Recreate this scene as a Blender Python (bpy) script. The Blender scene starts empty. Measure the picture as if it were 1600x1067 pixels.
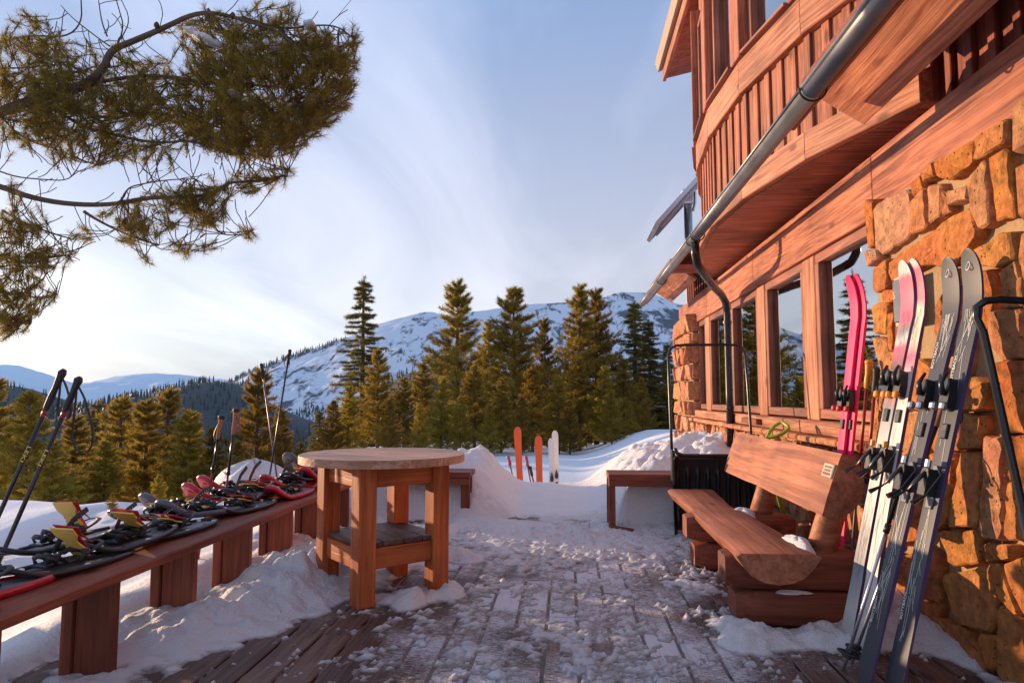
import bpy, math, random
import numpy as np
from mathutils import Vector, Matrix

SC = bpy.context.scene
COL = SC.collection
rnd = random.Random(7)
R = math.radians

# ------------------------------------------------------------------ camera
CAM_H = 1.15
F_PX, CX, CY = 1067.0, 800.0, 533.5
PITCH, YAW = R(4.741), R(4.645)
cd = bpy.data.cameras.new('camera'); cam = bpy.data.objects.new('camera', cd); COL.objects.link(cam)
cam.location = (0, 0, CAM_H); cam.rotation_euler = (math.pi/2 + PITCH, 0, YAW)
cd.sensor_width = 36; cd.lens = 24.0; cd.clip_start = 0.05; cd.clip_end = 30000
SC.camera = cam

# ------------------------------------------------------------------ light
SUN_AZ, SUN_EL = R(32.0), R(6.0)      # azimuth: turned from -X towards +Y
SDIR = Vector((-math.cos(SUN_EL)*math.cos(SUN_AZ), math.cos(SUN_EL)*math.sin(SUN_AZ), math.sin(SUN_EL)))
ld = bpy.data.lights.new('sun', 'SUN'); ld.energy = 3.5; ld.angle = R(0.55); ld.color = (1.0, 0.67, 0.40)
sun = bpy.data.objects.new('sun', ld); COL.objects.link(sun)
sun.rotation_euler = (-SDIR).to_track_quat('-Z', 'Y').to_euler(); sun.location = (-8, 3, 6)

W = bpy.data.worlds.new('World'); SC.world = W; W.use_nodes = True
def build_world():
    nt = W.node_tree; N = nt.nodes; L = nt.links; N.clear()
    out = N.new('ShaderNodeOutputWorld'); bg = N.new('ShaderNodeBackground'); bg.inputs['Strength'].default_value = 0.12
    sky = N.new('ShaderNodeTexSky'); sky.sky_type = 'NISHITA'; sky.sun_disc = False
    sky.sun_elevation = SUN_EL; sky.sun_rotation = math.atan2(SDIR.x, SDIR.y)
    sky.altitude = 1500; sky.air_density = 1.0; sky.dust_density = 3.0; sky.ozone_density = 3.4
    tc = N.new('ShaderNodeTexCoord')
    # thin cirrus: streaked noise on the view direction projected on a high plane
    sep = N.new('ShaderNodeSeparateXYZ'); L.new(tc.outputs['Generated'], sep.inputs[0])
    zz = N.new('ShaderNodeMath'); zz.operation = 'ADD'; zz.inputs[1].default_value = 0.16; L.new(sep.outputs['Z'], zz.inputs[0])
    dx = N.new('ShaderNodeMath'); dx.operation = 'DIVIDE'; L.new(sep.outputs['X'], dx.inputs[0]); L.new(zz.outputs[0], dx.inputs[1])
    dy = N.new('ShaderNodeMath'); dy.operation = 'DIVIDE'; L.new(sep.outputs['Y'], dy.inputs[0]); L.new(zz.outputs[0], dy.inputs[1])
    cmb = N.new('ShaderNodeCombineXYZ'); L.new(dx.outputs[0], cmb.inputs[0]); L.new(dy.outputs[0], cmb.inputs[1])
    mp = N.new('ShaderNodeMapping'); mp.inputs['Rotation'].default_value = (0, 0, R(38)); mp.inputs['Scale'].default_value = (1.25, 0.55, 1)
    L.new(cmb.outputs[0], mp.inputs[0])
    nz = N.new('ShaderNodeTexNoise'); nz.inputs['Scale'].default_value = 0.9; nz.inputs['Detail'].default_value = 9; nz.inputs['Roughness'].default_value = 0.52; nz.inputs['Distortion'].default_value = 0.7
    L.new(mp.outputs[0], nz.inputs['Vector'])
    rp = N.new('ShaderNodeValToRGB'); rp.color_ramp.elements[0].position = 0.46; rp.color_ramp.elements[1].position = 0.80
    L.new(nz.outputs['Fac'], rp.inputs[0])
    veil = N.new('ShaderNodeTexNoise'); veil.inputs['Scale'].default_value = 0.35; veil.inputs['Detail'].default_value = 4
    L.new(mp.outputs[0], veil.inputs['Vector'])
    mul = N.new('ShaderNodeMath'); mul.operation = 'MULTIPLY'; L.new(rp.outputs[0], mul.inputs[0]); L.new(veil.outputs['Fac'], mul.inputs[1])
    add0 = N.new('ShaderNodeMath'); add0.operation = 'MULTIPLY'; add0.inputs[1].default_value = 1.0; L.new(mul.outputs[0], add0.inputs[0])
    # a thin sheet of high cloud dims the clear sky and spreads a pale veil, whiter towards the horizon, with brighter streaks
    vz = N.new('ShaderNodeMapRange'); vz.inputs[1].default_value = 0.12; vz.inputs[2].default_value = 0.52; L.new(sep.outputs['Z'], vz.inputs[0])
    vm = N.new('ShaderNodeMix'); vm.data_type = 'RGBA'; L.new(vz.outputs[0], vm.inputs[0]); vm.inputs[6].default_value = (2.25, 1.95, 1.85, 1); vm.inputs[7].default_value = (0.98, 1.28, 1.95, 1)
    vc = N.new('ShaderNodeVectorMath'); vc.operation = 'SCALE'; vc.inputs[0].default_value = (3.3, 3.0, 2.85); L.new(add0.outputs[0], vc.inputs['Scale'])
    dm = N.new('ShaderNodeVectorMath'); dm.operation = 'SCALE'; dm.inputs['Scale'].default_value = 0.36; L.new(sky.outputs[0], dm.inputs[0])
    s1 = N.new('ShaderNodeVectorMath'); s1.operation = 'ADD'; L.new(dm.outputs[0], s1.inputs[0]); L.new(vm.outputs[2], s1.inputs[1])
    s2 = N.new('ShaderNodeVectorMath'); s2.operation = 'ADD'; L.new(s1.outputs[0], s2.inputs[0]); L.new(vc.outputs[0], s2.inputs[1])
    L.new(s2.outputs[0], bg.inputs['Color']); L.new(bg.outputs[0], out.inputs[0])
build_world()
SC.view_settings.view_transform = 'Standard'; SC.view_settings.look = 'None'
SC.view_settings.exposure = 1.2; SC.view_settings.gamma = 1.0; SC.view_settings.use_curve_mapping = False

SC.render.engine = 'CYCLES'; cy = SC.cycles; cy.max_bounces = 6; cy.diffuse_bounces = 3; cy.glossy_bounces = 3; cy.transmission_bounces = 3; cy.volume_bounces = 0; cy.transparent_max_bounces = 8

# ------------------------------------------------------------------ picture <-> place
_Rm = cam.rotation_euler.to_matrix()
def ray(px, py):
    return _Rm @ Vector(((px-CX)/F_PX, -(py-CY)/F_PX, -1.0))
def at_x(px, py, X):
    d = ray(px, py); t = X/d.x; return Vector((X, d.y*t, CAM_H+d.z*t))
def at_y(px, py, Y):
    d = ray(px, py); t = Y/d.y; return Vector((d.x*t, Y, CAM_H+d.z*t))
def at_z(px, py, Z):
    d = ray(px, py); t = (Z-CAM_H)/d.z; return Vector((d.x*t, d.y*t, Z))

# ------------------------------------------------------------------ noise for shapes
def _hash(ix, iy, s):
    h = (ix.astype(np.int64)*374761393 + iy.astype(np.int64)*668265263 + s*974711) & 0x7fffffff
    h = ((h ^ (h >> 13))*1274126177) & 0x7fffffff
    return ((h ^ (h >> 16)) & 0xffff)/65535.0
def vnoise(x, y, s=0):
    x = np.asarray(x, float); y = np.asarray(y, float)
    ix = np.floor(x); iy = np.floor(y); fx = x-ix; fy = y-iy
    fx = fx*fx*fx*(fx*(fx*6-15)+10); fy = fy*fy*fy*(fy*(fy*6-15)+10)
    a = _hash(ix, iy, s); b = _hash(ix+1, iy, s); c = _hash(ix, iy+1, s); d = _hash(ix+1, iy+1, s)
    return (a*(1-fx)+b*fx)*(1-fy)+(c*(1-fx)+d*fx)*fy
def fbm(x, y, s=0, o=4):
    v = 0; a = 0.5; t = 0
    for i in range(o):
        v = v + a*vnoise(x*2**i+17.3*i, y*2**i-9.1*i, s+i*13); t += a; a *= 0.5
    return v/t
def sst(a, b, x):
    t = np.clip((np.asarray(x, float)-a)/(b-a), 0, 1); return t*t*(3-2*t)

# ------------------------------------------------------------------ materials
def new_mat(name):
    m = bpy.data.materials.new(name); m.use_nodes = True
    nt = m.node_tree; b = nt.nodes['Principled BSDF']
    return m, nt, nt.nodes, nt.links, b
def plain(name, col, rough=0.5, metal=0.0, spec=0.5, bump=0.0, bscale=60, coat=0.0, var=0.0):
    m, nt, N, L, b = new_mat(name)
    b.inputs['Base Color'].default_value = (*col, 1); b.inputs['Roughness'].default_value = rough
    b.inputs['Metallic'].default_value = metal; b.inputs['Specular IOR Level'].default_value = spec
    b.inputs['Coat Weight'].default_value = coat
    tc = N.new('ShaderNodeTexCoord')
    nz = N.new('ShaderNodeTexNoise'); nz.inputs['Scale'].default_value = bscale; nz.inputs['Detail'].default_value = 5
    L.new(tc.outputs['Object'], nz.inputs['Vector'])
    if bump:
        bp = N.new('ShaderNodeBump'); bp.inputs['Strength'].default_value = bump; bp.inputs['Distance'].default_value = 0.01
        L.new(nz.outputs['Fac'], bp.inputs['Height']); L.new(bp.outputs[0], b.inputs['Normal'])
    if var:
        n2 = N.new('ShaderNodeTexNoise'); n2.inputs['Scale'].default_value = bscale*0.2; n2.inputs['Detail'].default_value = 6
        L.new(tc.outputs['Object'], n2.inputs['Vector'])
        mx = N.new('ShaderNodeMix'); mx.data_type = 'RGBA'; L.new(n2.outputs['Fac'], mx.inputs[0])
        mx.inputs[6].default_value = (*[c*(1-var) for c in col], 1); mx.inputs[7].default_value = (*[min(1, c*(1+var)) for c in col], 1)
        L.new(mx.outputs[2], b.inputs['Base Color'])
        mr = N.new('ShaderNodeMapRange'); mr.inputs[3].default_value = max(0.02, rough-0.12); mr.inputs[4].default_value = min(1, rough+0.15)
        L.new(n2.outputs['Fac'], mr.inputs[0]); L.new(mr.outputs[0], b.inputs['Roughness'])
    return m
def wood(name, c1, c2, rough=0.65, scale=1.0, frost=0.0, knots=True, bump=0.6, frost_col=(0.66, 0.65, 0.69)):
    m, nt, N, L, b = new_mat(name)
    tc = N.new('ShaderNodeTexCoord'); oi = N.new('ShaderNodeObjectInfo')
    vm = N.new('ShaderNodeVectorMath'); vm.operation = 'SCALE'; vm.inputs[0].default_value = (31.0, 17.0, 23.0)
    L.new(oi.outputs['Random'], vm.inputs['Scale'])
    ad = N.new('ShaderNodeVectorMath'); ad.operation = 'ADD'; L.new(tc.outputs['Object'], ad.inputs[0]); L.new(vm.outputs[0], ad.inputs[1])
    mp = N.new('ShaderNodeMapping'); mp.inputs['Scale'].default_value = (1.1*scale, 22*scale, 22*scale); L.new(ad.outputs[0], mp.inputs[0])
    nz = N.new('ShaderNodeTexNoise'); nz.inputs['Scale'].default_value = 1.6; nz.inputs['Detail'].default_value = 8; nz.inputs['Roughness'].default_value = 0.62; nz.inputs['Distortion'].default_value = 0.9
    L.new(mp.outputs[0], nz.inputs['Vector'])
    rp = N.new('ShaderNodeValToRGB'); rp.color_ramp.elements[0].position = 0.36; rp.color_ramp.elements[1].position = 0.64
    rp.color_ramp.elements[0].color = (*c1, 1); rp.color_ramp.elements[1].color = (*c2, 1); L.new(nz.outputs['Fac'], rp.inputs[0])
    # broad weathering
    nw = N.new('ShaderNodeTexNoise'); nw.inputs['Scale'].default_value = 2.3; nw.inputs['Detail'].default_value = 4; L.new(ad.outputs[0], nw.inputs['Vector'])
    hs = N.new('ShaderNodeHueSaturation')
    mv = N.new('ShaderNodeMapRange'); mv.inputs[1].default_value = 0.25; mv.inputs[2].default_value = 0.75; mv.inputs[3].default_value = 0.60; mv.inputs[4].default_value = 1.28
    L.new(nw.outputs['Fac'], mv.inputs[0])
    rv = N.new('ShaderNodeMapRange'); rv.inputs[3].default_value = 0.74; rv.inputs[4].default_value = 1.18; L.new(oi.outputs['Random'], rv.inputs[0])
    mm = N.new('ShaderNodeMath'); mm.operation = 'MULTIPLY'; L.new(mv.outputs[0], mm.inputs[0]); L.new(rv.outputs[0], mm.inputs[1])
    L.new(mm.outputs[0], hs.inputs['Value']); L.new(rp.outputs[0], hs.inputs['Color'])
    col = hs.outputs[0]
    mc = N.new('ShaderNodeMapping'); mc.inputs['Scale'].default_value = (1.6*scale, 55*scale, 55*scale); L.new(ad.outputs[0], mc.inputs[0])
    nc = N.new('ShaderNodeTexNoise'); nc.inputs['Scale'].default_value = 1.0; nc.inputs['Detail'].default_value = 5; nc.inputs['Roughness'].default_value = 0.55; nc.inputs['Distortion'].default_value = 0.4; L.new(mc.outputs[0], nc.inputs['Vector'])
    ck = N.new('ShaderNodeMapRange'); ck.inputs[1].default_value = 0.62; ck.inputs[2].default_value = 0.72; ck.inputs[3].default_value = 0.0; ck.inputs[4].default_value = 0.55; L.new(nc.outputs['Fac'], ck.inputs[0])
    mxc = N.new('ShaderNodeMix'); mxc.data_type = 'RGBA'; L.new(ck.outputs[0], mxc.inputs[0]); L.new(col, mxc.inputs[6]); mxc.inputs[7].default_value = (*[c*0.42 for c in c1], 1); col = mxc.outputs[2]
    if knots:
        mk = N.new('ShaderNodeMapping'); mk.inputs['Scale'].default_value = (2.2, 5.2, 5.2); L.new(ad.outputs[0], mk.inputs[0])
        vo = N.new('ShaderNodeTexVoronoi'); vo.inputs['Scale'].default_value = 1.0; vo.inputs['Randomness'].default_value = 1.0; L.new(mk.outputs[0], vo.inputs['Vector'])
        kr = N.new('ShaderNodeMapRange'); kr.inputs[1].default_value = 0.07; kr.inputs[2].default_value = 0.15; kr.inputs[3].default_value = 0.75; kr.inputs[4].default_value = 0.0
        L.new(vo.outputs['Distance'], kr.inputs[0])
        mx = N.new('ShaderNodeMix'); mx.data_type = 'RGBA'; L.new(kr.outputs[0], mx.inputs[0]); L.new(col, mx.inputs[6])
        mx.inputs[7].default_value = (*[c*0.30 for c in c1], 1); col = mx.outputs[2]
    if frost:
        ge = N.new('ShaderNodeNewGeometry')
        n1 = N.new('ShaderNodeTexNoise'); n1.inputs['Scale'].default_value = 1.7; n1.inputs['Detail'].default_value = 4; L.new(ge.outputs['Position'], n1.inputs['Vector'])
        mp2 = N.new('ShaderNodeMapping'); mp2.inputs['Scale'].default_value = (30, 95, 60); L.new(ge.outputs['Position'], mp2.inputs[0])
        n2 = N.new('ShaderNodeTexNoise'); n2.inputs['Scale'].default_value = 1.0; n2.inputs['Detail'].default_value = 9; n2.inputs['Roughness'].default_value = 0.82; L.new(mp2.outputs[0], n2.inputs['Vector'])
        # trampled lane down the middle of the deck holds more packed frost
        sx = N.new('ShaderNodeSeparateXYZ'); L.new(ge.outputs['Position'], sx.inputs[0])
        ax = N.new('ShaderNodeMath'); ax.operation = 'ADD'; ax.inputs[1].default_value = -0.05; L.new(sx.outputs[0], ax.inputs[0])
        ab = N.new('ShaderNodeMath'); ab.operation = 'ABSOLUTE'; L.new(ax.outputs[0], ab.inputs[0])
        ln = N.new('ShaderNodeMapRange'); ln.inputs[1].default_value = 0.45; ln.inputs[2].default_value = 1.3; ln.inputs[3].default_value = 0.09; ln.inputs[4].default_value = -0.12; L.new(ab.outputs[0], ln.inputs[0])
        s1 = N.new('ShaderNodeMath'); s1.operation = 'ADD'; L.new(n1.outputs['Fac'], s1.inputs[0]); L.new(n2.outputs['Fac'], s1.inputs[1])
        s2 = N.new('ShaderNodeMath'); s2.operation = 'ADD'; L.new(s1.outputs[0], s2.inputs[0]); L.new(ln.outputs[0], s2.inputs[1])
        fr = N.new('ShaderNodeMapRange'); fr.inputs[1].default_value = 1.0; fr.inputs[2].default_value = 1.16; fr.inputs[3].default_value = 0; fr.inputs[4].default_value = frost
        L.new(s2.outputs[0], fr.inputs[0])
        sn = N.new('ShaderNodeSeparateXYZ'); L.new(ge.outputs['Normal'], sn.inputs[0])
        mu = N.new('ShaderNodeMath'); mu.operation = 'MULTIPLY'; mu.use_clamp = True; L.new(fr.outputs[0], mu.inputs[0]); L.new(sn.outputs[2], mu.inputs[1])
        mx = N.new('ShaderNodeMix'); mx.data_type = 'RGBA'; L.new(mu.outputs[0], mx.inputs[0]); L.new(col, mx.inputs[6]); mx.inputs[7].default_value = (*frost_col, 1)
        col = mx.outputs[2]
    L.new(col, b.inputs['Base Color']); b.inputs['Roughness'].default_value = rough; b.inputs['Specular IOR Level'].default_value = 0.3
    bp = N.new('ShaderNodeBump'); bp.inputs['Strength'].default_value = bump; bp.inputs['Distance'].default_value = 0.006
    hsum = N.new('ShaderNodeMath'); hsum.operation = 'SUBTRACT'; L.new(nz.outputs['Fac'], hsum.inputs[0]); L.new(ck.outputs[0], hsum.inputs[1])
    L.new(hsum.outputs[0], bp.inputs['Height']); L.new(bp.outputs[0], b.inputs['Normal'])
    return m
def stone_mat(name, cols, mottling=18):
    m, nt, N, L, b = new_mat(name)
    tc = N.new('ShaderNodeTexCoord'); oi = N.new('ShaderNodeObjectInfo')
    vm = N.new('ShaderNodeVectorMath'); vm.operation = 'SCALE'; vm.inputs[0].default_value = (31.0, 17.0, 23.0); L.new(oi.outputs['Random'], vm.inputs['Scale'])
    ad = N.new('ShaderNodeVectorMath'); ad.operation = 'ADD'; L.new(tc.outputs['Object'], ad.inputs[0]); L.new(vm.outputs[0], ad.inputs[1])
    rp = N.new('ShaderNodeValToRGB'); els = rp.color_ramp.elements
    els[0].color = (*cols[0], 1); els[1].color = (*cols[-1], 1)
    for i, c in enumerate(cols[1:-1]):
        e = els.new((i+1)/(len(cols)-1)); e.color = (*c, 1)
    L.new(oi.outputs['Random'], rp.inputs[0])
    nz = N.new('ShaderNodeTexNoise'); nz.inputs['Scale'].default_value = mottling; nz.inputs['Detail'].default_value = 8; nz.inputs['Roughness'].default_value = 0.65; L.new(ad.outputs[0], nz.inputs['Vector'])
    mr = N.new('ShaderNodeMapRange'); mr.inputs[1].default_value = 0.3; mr.inputs[2].default_value = 0.7; mr.inputs[3].default_value = 0.45; mr.inputs[4].default_value = 1.25; L.new(nz.outputs['Fac'], mr.inputs[0])
    hs = N.new('ShaderNodeHueSaturation'); L.new(rp.outputs[0], hs.inputs['Color']); L.new(mr.outputs[0], hs.inputs['Value'])
    n3 = N.new('ShaderNodeTexNoise'); n3.inputs['Scale'].default_value = 5; n3.inputs['Detail'].default_value = 3; L.new(ad.outputs[0], n3.inputs['Vector'])
    hr = N.new('ShaderNodeMapRange'); hr.inputs[3].default_value = 0.47; hr.inputs[4].default_value = 0.525; L.new(n3.outputs['Fac'], hr.inputs[0]); L.new(hr.outputs[0], hs.inputs['Hue'])
    vo = N.new('ShaderNodeTexVoronoi'); vo.inputs['Scale'].default_value = 26; L.new(ad.outputs[0], vo.inputs['Vector'])
    pt = N.new('ShaderNodeMapRange'); pt.inputs[1].default_value = 0.06; pt.inputs[2].default_value = 0.16; pt.inputs[3].default_value = 0.6; pt.inputs[4].default_value = 0; L.new(vo.outputs['Distance'], pt.inputs[0])
    mx = N.new('ShaderNodeMix'); mx.data_type = 'RGBA'; L.new(pt.outputs[0], mx.inputs[0]); L.new(hs.outputs[0], mx.inputs[6]); mx.inputs[7].default_value = (0.12, 0.045, 0.02, 1)
    L.new(mx.outputs[2], b.inputs['Base Color']); b.inputs['Roughness'].default_value = 0.85; b.inputs['Specular IOR Level'].default_value = 0.2
    n4 = N.new('ShaderNodeTexNoise'); n4.inputs['Scale'].default_value = 30; n4.inputs['Detail'].default_value = 9; n4.inputs['Roughness'].default_value = 0.7; L.new(ad.outputs[0], n4.inputs['Vector'])
    sb = N.new('ShaderNodeMath'); sb.operation = 'SUBTRACT'; L.new(n4.outputs['Fac'], sb.inputs[0]); L.new(pt.outputs[0], sb.inputs[1])
    bp = N.new('ShaderNodeBump'); bp.inputs['Strength'].default_value = 1.0; bp.inputs['Distance'].default_value = 0.022
    L.new(sb.outputs[0], bp.inputs['Height']); L.new(bp.outputs[0], b.inputs['Normal'])
    return m
def snow_mat(name, col=(0.86, 0.87, 0.90), fine=48, bump=0.9, dist=0.025, dirt=0.0, slush=False):
    m, nt, N, L, b = new_mat(name)
    ge = N.new('ShaderNodeNewGeometry')
    n1 = N.new('ShaderNodeTexNoise'); n1.inputs['Scale'].default_value = fine; n1.inputs['Detail'].default_value = 8; n1.inputs['Roughness'].default_value = 0.65; L.new(ge.outputs['Position'], n1.inputs['Vector'])
    bp = N.new('ShaderNodeBump'); bp.inputs['Strength'].default_value = bump; bp.inputs['Distance'].default_value = dist
    L.new(n1.outputs['Fac'], bp.inputs['Height']); L.new(bp.outputs[0], b.inputs['Normal'])
    n2 = N.new('ShaderNodeTexNoise'); n2.inputs['Scale'].default_value = 3; n2.inputs['Detail'].default_value = 5; L.new(ge.outputs['Position'], n2.inputs['Vector'])
    mx = N.new('ShaderNodeMix'); mx.data_type = 'RGBA'; L.new(n2.outputs['Fac'], mx.inputs[0])
    mx.inputs[6].default_value = (*[c*0.93 for c in col], 1); mx.inputs[7].default_value = (*col, 1)
    L.new(mx.outputs[2], b.inputs['Base Color']); b.inputs['Roughness'].default_value = 0.6; b.inputs['Specular IOR Level'].default_value = 0.25
    if slush:
        sz = N.new('ShaderNodeSeparateXYZ'); L.new(ge.outputs['Position'], sz.inputs[0])
        ms_ = N.new('ShaderNodeMath'); ms_.operation = 'MULTIPLY_ADD'; L.new(n1.outputs['Fac'], ms_.inputs[0]); ms_.inputs[1].default_value = 0.012; L.new(sz.outputs[2], ms_.inputs[2])
        tr_ = N.new('ShaderNodeMapRange'); tr_.inputs[1].default_value = 0.003; tr_.inputs[2].default_value = 0.016; L.new(ms_.outputs[0], tr_.inputs[0])
        m2 = N.new('ShaderNodeMix'); m2.data_type = 'RGBA'; L.new(tr_.outputs[0], m2.inputs[0]); m2.inputs[6].default_value = (0.24, 0.19, 0.17, 1); L.new(mx.outputs[2], m2.inputs[7]); L.new(m2.outputs[2], b.inputs['Base Color'])
    if dirt:
        b.inputs['Subsurface Weight'].default_value = dirt; b.inputs['Subsurface Radius'].default_value = (0.03, 0.035, 0.05); b.inputs['Subsurface Scale'].default_value = 1.0
    return m
def foliage(name, c1, c2, trans=0.35):
    m, nt, N, L, b = new_mat(name)
    oi = N.new('ShaderNodeObjectInfo'); ge = N.new('ShaderNodeNewGeometry')
    nz = N.new('ShaderNodeTexNoise'); nz.inputs['Scale'].default_value = 1.3; nz.inputs['Detail'].default_value = 4; L.new(ge.outputs['Position'], nz.inputs['Vector'])
    wn = N.new('ShaderNodeMath'); wn.operation = 'ADD'; L.new(nz.outputs['Fac'], wn.inputs[0]); L.new(ge.outputs['Random Per Island'], wn.inputs[1])
    mr = N.new('ShaderNodeMapRange'); mr.inputs[1].default_value = 0.3; mr.inputs[2].default_value = 1.4; L.new(wn.outputs[0], mr.inputs[0])
    mx = N.new('ShaderNodeMix'); mx.data_type = 'RGBA'; L.new(mr.outputs[0], mx.inputs[0]); mx.inputs[6].default_value = (*c1, 1); mx.inputs[7].default_value = (*c2, 1)
    hs = N.new('ShaderNodeHueSaturation'); L.new(mx.outputs[2], hs.inputs['Color'])
    vr = N.new('ShaderNodeMapRange'); vr.inputs[3].default_value = 0.78; vr.inputs[4].default_value = 1.2; L.new(oi.outputs['Random'], vr.inputs[0]); L.new(vr.outputs[0], hs.inputs['Value'])
    hr = N.new('ShaderNodeMapRange'); hr.inputs[3].default_value = 0.49; hr.inputs[4].default_value = 0.515; L.new(oi.outputs['Random'], hr.inputs[0]); L.new(hr.outputs[0], hs.inputs['Hue'])
    L.new(hs.outputs[0], b.inputs['Base Color']); b.inputs['Roughness'].default_value = 0.55; b.inputs['Specular IOR Level'].default_value = 0.3
    tr = N.new('ShaderNodeBsdfTranslucent'); L.new(hs.outputs[0], tr.inputs['Color'])
    ms = N.new('ShaderNodeMixShader'); ms.inputs[0].default_value = trans
    out = N['Material Output']; L.new(b.outputs[0], ms.inputs[1]); L.new(tr.outputs[0], ms.inputs[2]); L.new(ms.outputs[0], out.inputs['Surface'])
    return m

M = {}
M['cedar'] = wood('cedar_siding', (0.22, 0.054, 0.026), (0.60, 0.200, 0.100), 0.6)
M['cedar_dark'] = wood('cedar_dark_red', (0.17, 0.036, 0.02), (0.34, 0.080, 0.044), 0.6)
M['cedar_pale'] = wood('cedar_pale_trim', (0.28, 0.086, 0.044), (0.62, 0.260, 0.145), 0.62)
M['frame'] = wood('window_frame_wood', (0.22, 0.07, 0.045), (0.36, 0.14, 0.09), 0.55, knots=False)
M['bench'] = wood('bench_stain', (0.18, 0.044, 0.022), (0.32, 0.090, 0.045), 0.6)
M['log'] = wood('log_stain', (0.27, 0.085, 0.042), (0.50, 0.19, 0.10), 0.55, 0.7)
M['table'] = wood('table_wood', (0.38, 0.070, 0.020), (0.60, 0.165, 0.048), 0.55)
M['tabletop'] = wood('table_top_wood', (0.36, 0.16, 0.085), (0.60, 0.34, 0.21), 0.5, frost=0.45)
M['plank'] = wood('deck_plank', (0.075, 0.040, 0.030), (0.20, 0.115, 0.085), 0.55, frost=0.88, bump=1.0)
M['bark'] = plain('pine_bark', (0.12, 0.075, 0.05), 0.9, bump=1.0, bscale=45, var=0.45)
M['stone'] = stone_mat('sandstone', [(0.64, 0.25, 0.062), (0.56, 0.20, 0.050), (0.62, 0.29, 0.11), (0.60, 0.22, 0.055), (0.64, 0.34, 0.19), (0.54, 0.18, 0.050), (0.64, 0.28, 0.075), (0.50, 0.21, 0.085)])
M['slab'] = stone_mat('sandstone_slab', [(0.60, 0.26, 0.13), (0.64, 0.32, 0.16), (0.54, 0.20, 0.10), (0.66, 0.36, 0.22)])
M['mortar'] = plain('mortar', (0.36, 0.24, 0.13), 0.95, bump=1.0, bscale=40, var=0.3)
M['snow'] = snow_mat('snow', (0.88, 0.88, 0.90))
M['trodden'] = snow_mat('trodden_snow', (0.80, 0.785, 0.80), fine=70, bump=1.0, dist=0.02, slush=True)
M['snow_far'] = snow_mat('snow_field', fine=9, bump=0.4, dist=0.06)
M['gutter'] = plain('galvanised_gutter', (0.20, 0.205, 0.22), 0.42, metal=0.7, var=0.35, bscale=30)
M['black_metal'] = plain('black_painted_metal', (0.012, 0.012, 0.014), 0.28, spec=0.6, var=0.2)
M['black_plastic'] = plain('black_plastic', (0.018, 0.018, 0.021), 0.32, spec=0.5, var=0.3, bump=0.1)
M['rubber'] = plain('black_rubber', (0.02, 0.019, 0.02), 0.6, bump=0.15)
M['steel'] = plain('steel', (0.55, 0.55, 0.57), 0.25, metal=1.0, var=0.2)
M['grey_plastic'] = plain('grey_plastic', (0.10, 0.11, 0.14), 0.4, var=0.3)
M['white_paint'] = plain('white_paint', (0.75, 0.74, 0.72), 0.5, var=0.1)
M['yellow'] = plain('yellow_plate', (0.85, 0.52, 0.10), 0.4, var=0.15)
M['yellow_print'] = plain('yellow_print', (0.80, 0.58, 0.03), 0.5)
M['red'] = plain('red_plastic', (0.50, 0.012, 0.03), 0.38, var=0.25, coat=0.3)
M['red_dark'] = plain('red_shaft', (0.30, 0.015, 0.02), 0.35, var=0.2)
M['green'] = plain('lime_plastic', (0.33, 0.42, 0.02), 0.4, var=0.15)
M['pink'] = plain('pink_topsheet', (0.86, 0.025, 0.15), 0.42, spec=0.3, coat=0.0, var=0.06)
M['orange_base'] = plain('orange_ski_base', (0.85, 0.13, 0.02), 0.4, var=0.12)
M['orange'] = plain('orange_plastic', (0.80, 0.28, 0.03), 0.4, var=0.1)
M['purple_edge'] = plain('ski_sidewall', (0.10, 0.05, 0.14), 0.35)
M['solar'] = plain('solar_cells', (0.02, 0.025, 0.04), 0.35, spec=0.4)
M['alu'] = plain('aluminium', (0.62, 0.63, 0.65), 0.32, metal=0.9, var=0.15)
M['cork'] = plain('cork_grip', (0.38, 0.16, 0.08), 0.8, bump=0.4, bscale=200, var=0.3)
M['plaque'] = plain('plaque_metal', (0.42, 0.36, 0.28), 0.4, metal=0.5, var=0.2)
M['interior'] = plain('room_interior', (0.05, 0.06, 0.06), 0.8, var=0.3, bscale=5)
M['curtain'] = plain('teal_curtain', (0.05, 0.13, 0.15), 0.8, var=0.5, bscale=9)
M['roof'] = plain('roof_edge_metal', (0.30, 0.22, 0.15), 0.5, var=0.2)
M['can_dark'] = plain('can_body_print', (0.012, 0.022, 0.03), 0.35, coat=0.4)
M['can_orange'] = plain('can_band_print', (0.65, 0.09, 0.015), 0.35, coat=0.4)
M['pine'] = foliage('lodgepole_needles', (0.15, 0.118, 0.017), (0.50, 0.33, 0.050), 0.58)
M['spruce'] = foliage('spruce_needles', (0.085, 0.080, 0.022), (0.27, 0.21, 0.048), 0.5)
M['near_pine'] = foliage('near_pine_needles', (0.12, 0.105, 0.020), (0.40, 0.28, 0.045), 0.5)
M['far_forest'] = foliage('far_conifers', (0.026, 0.034, 0.022), (0.055, 0.058, 0.028), 0.0)
M['cone'] = plain('pine_cone', (0.10, 0.045, 0.03), 0.8, bump=1, bscale=90)

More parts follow.
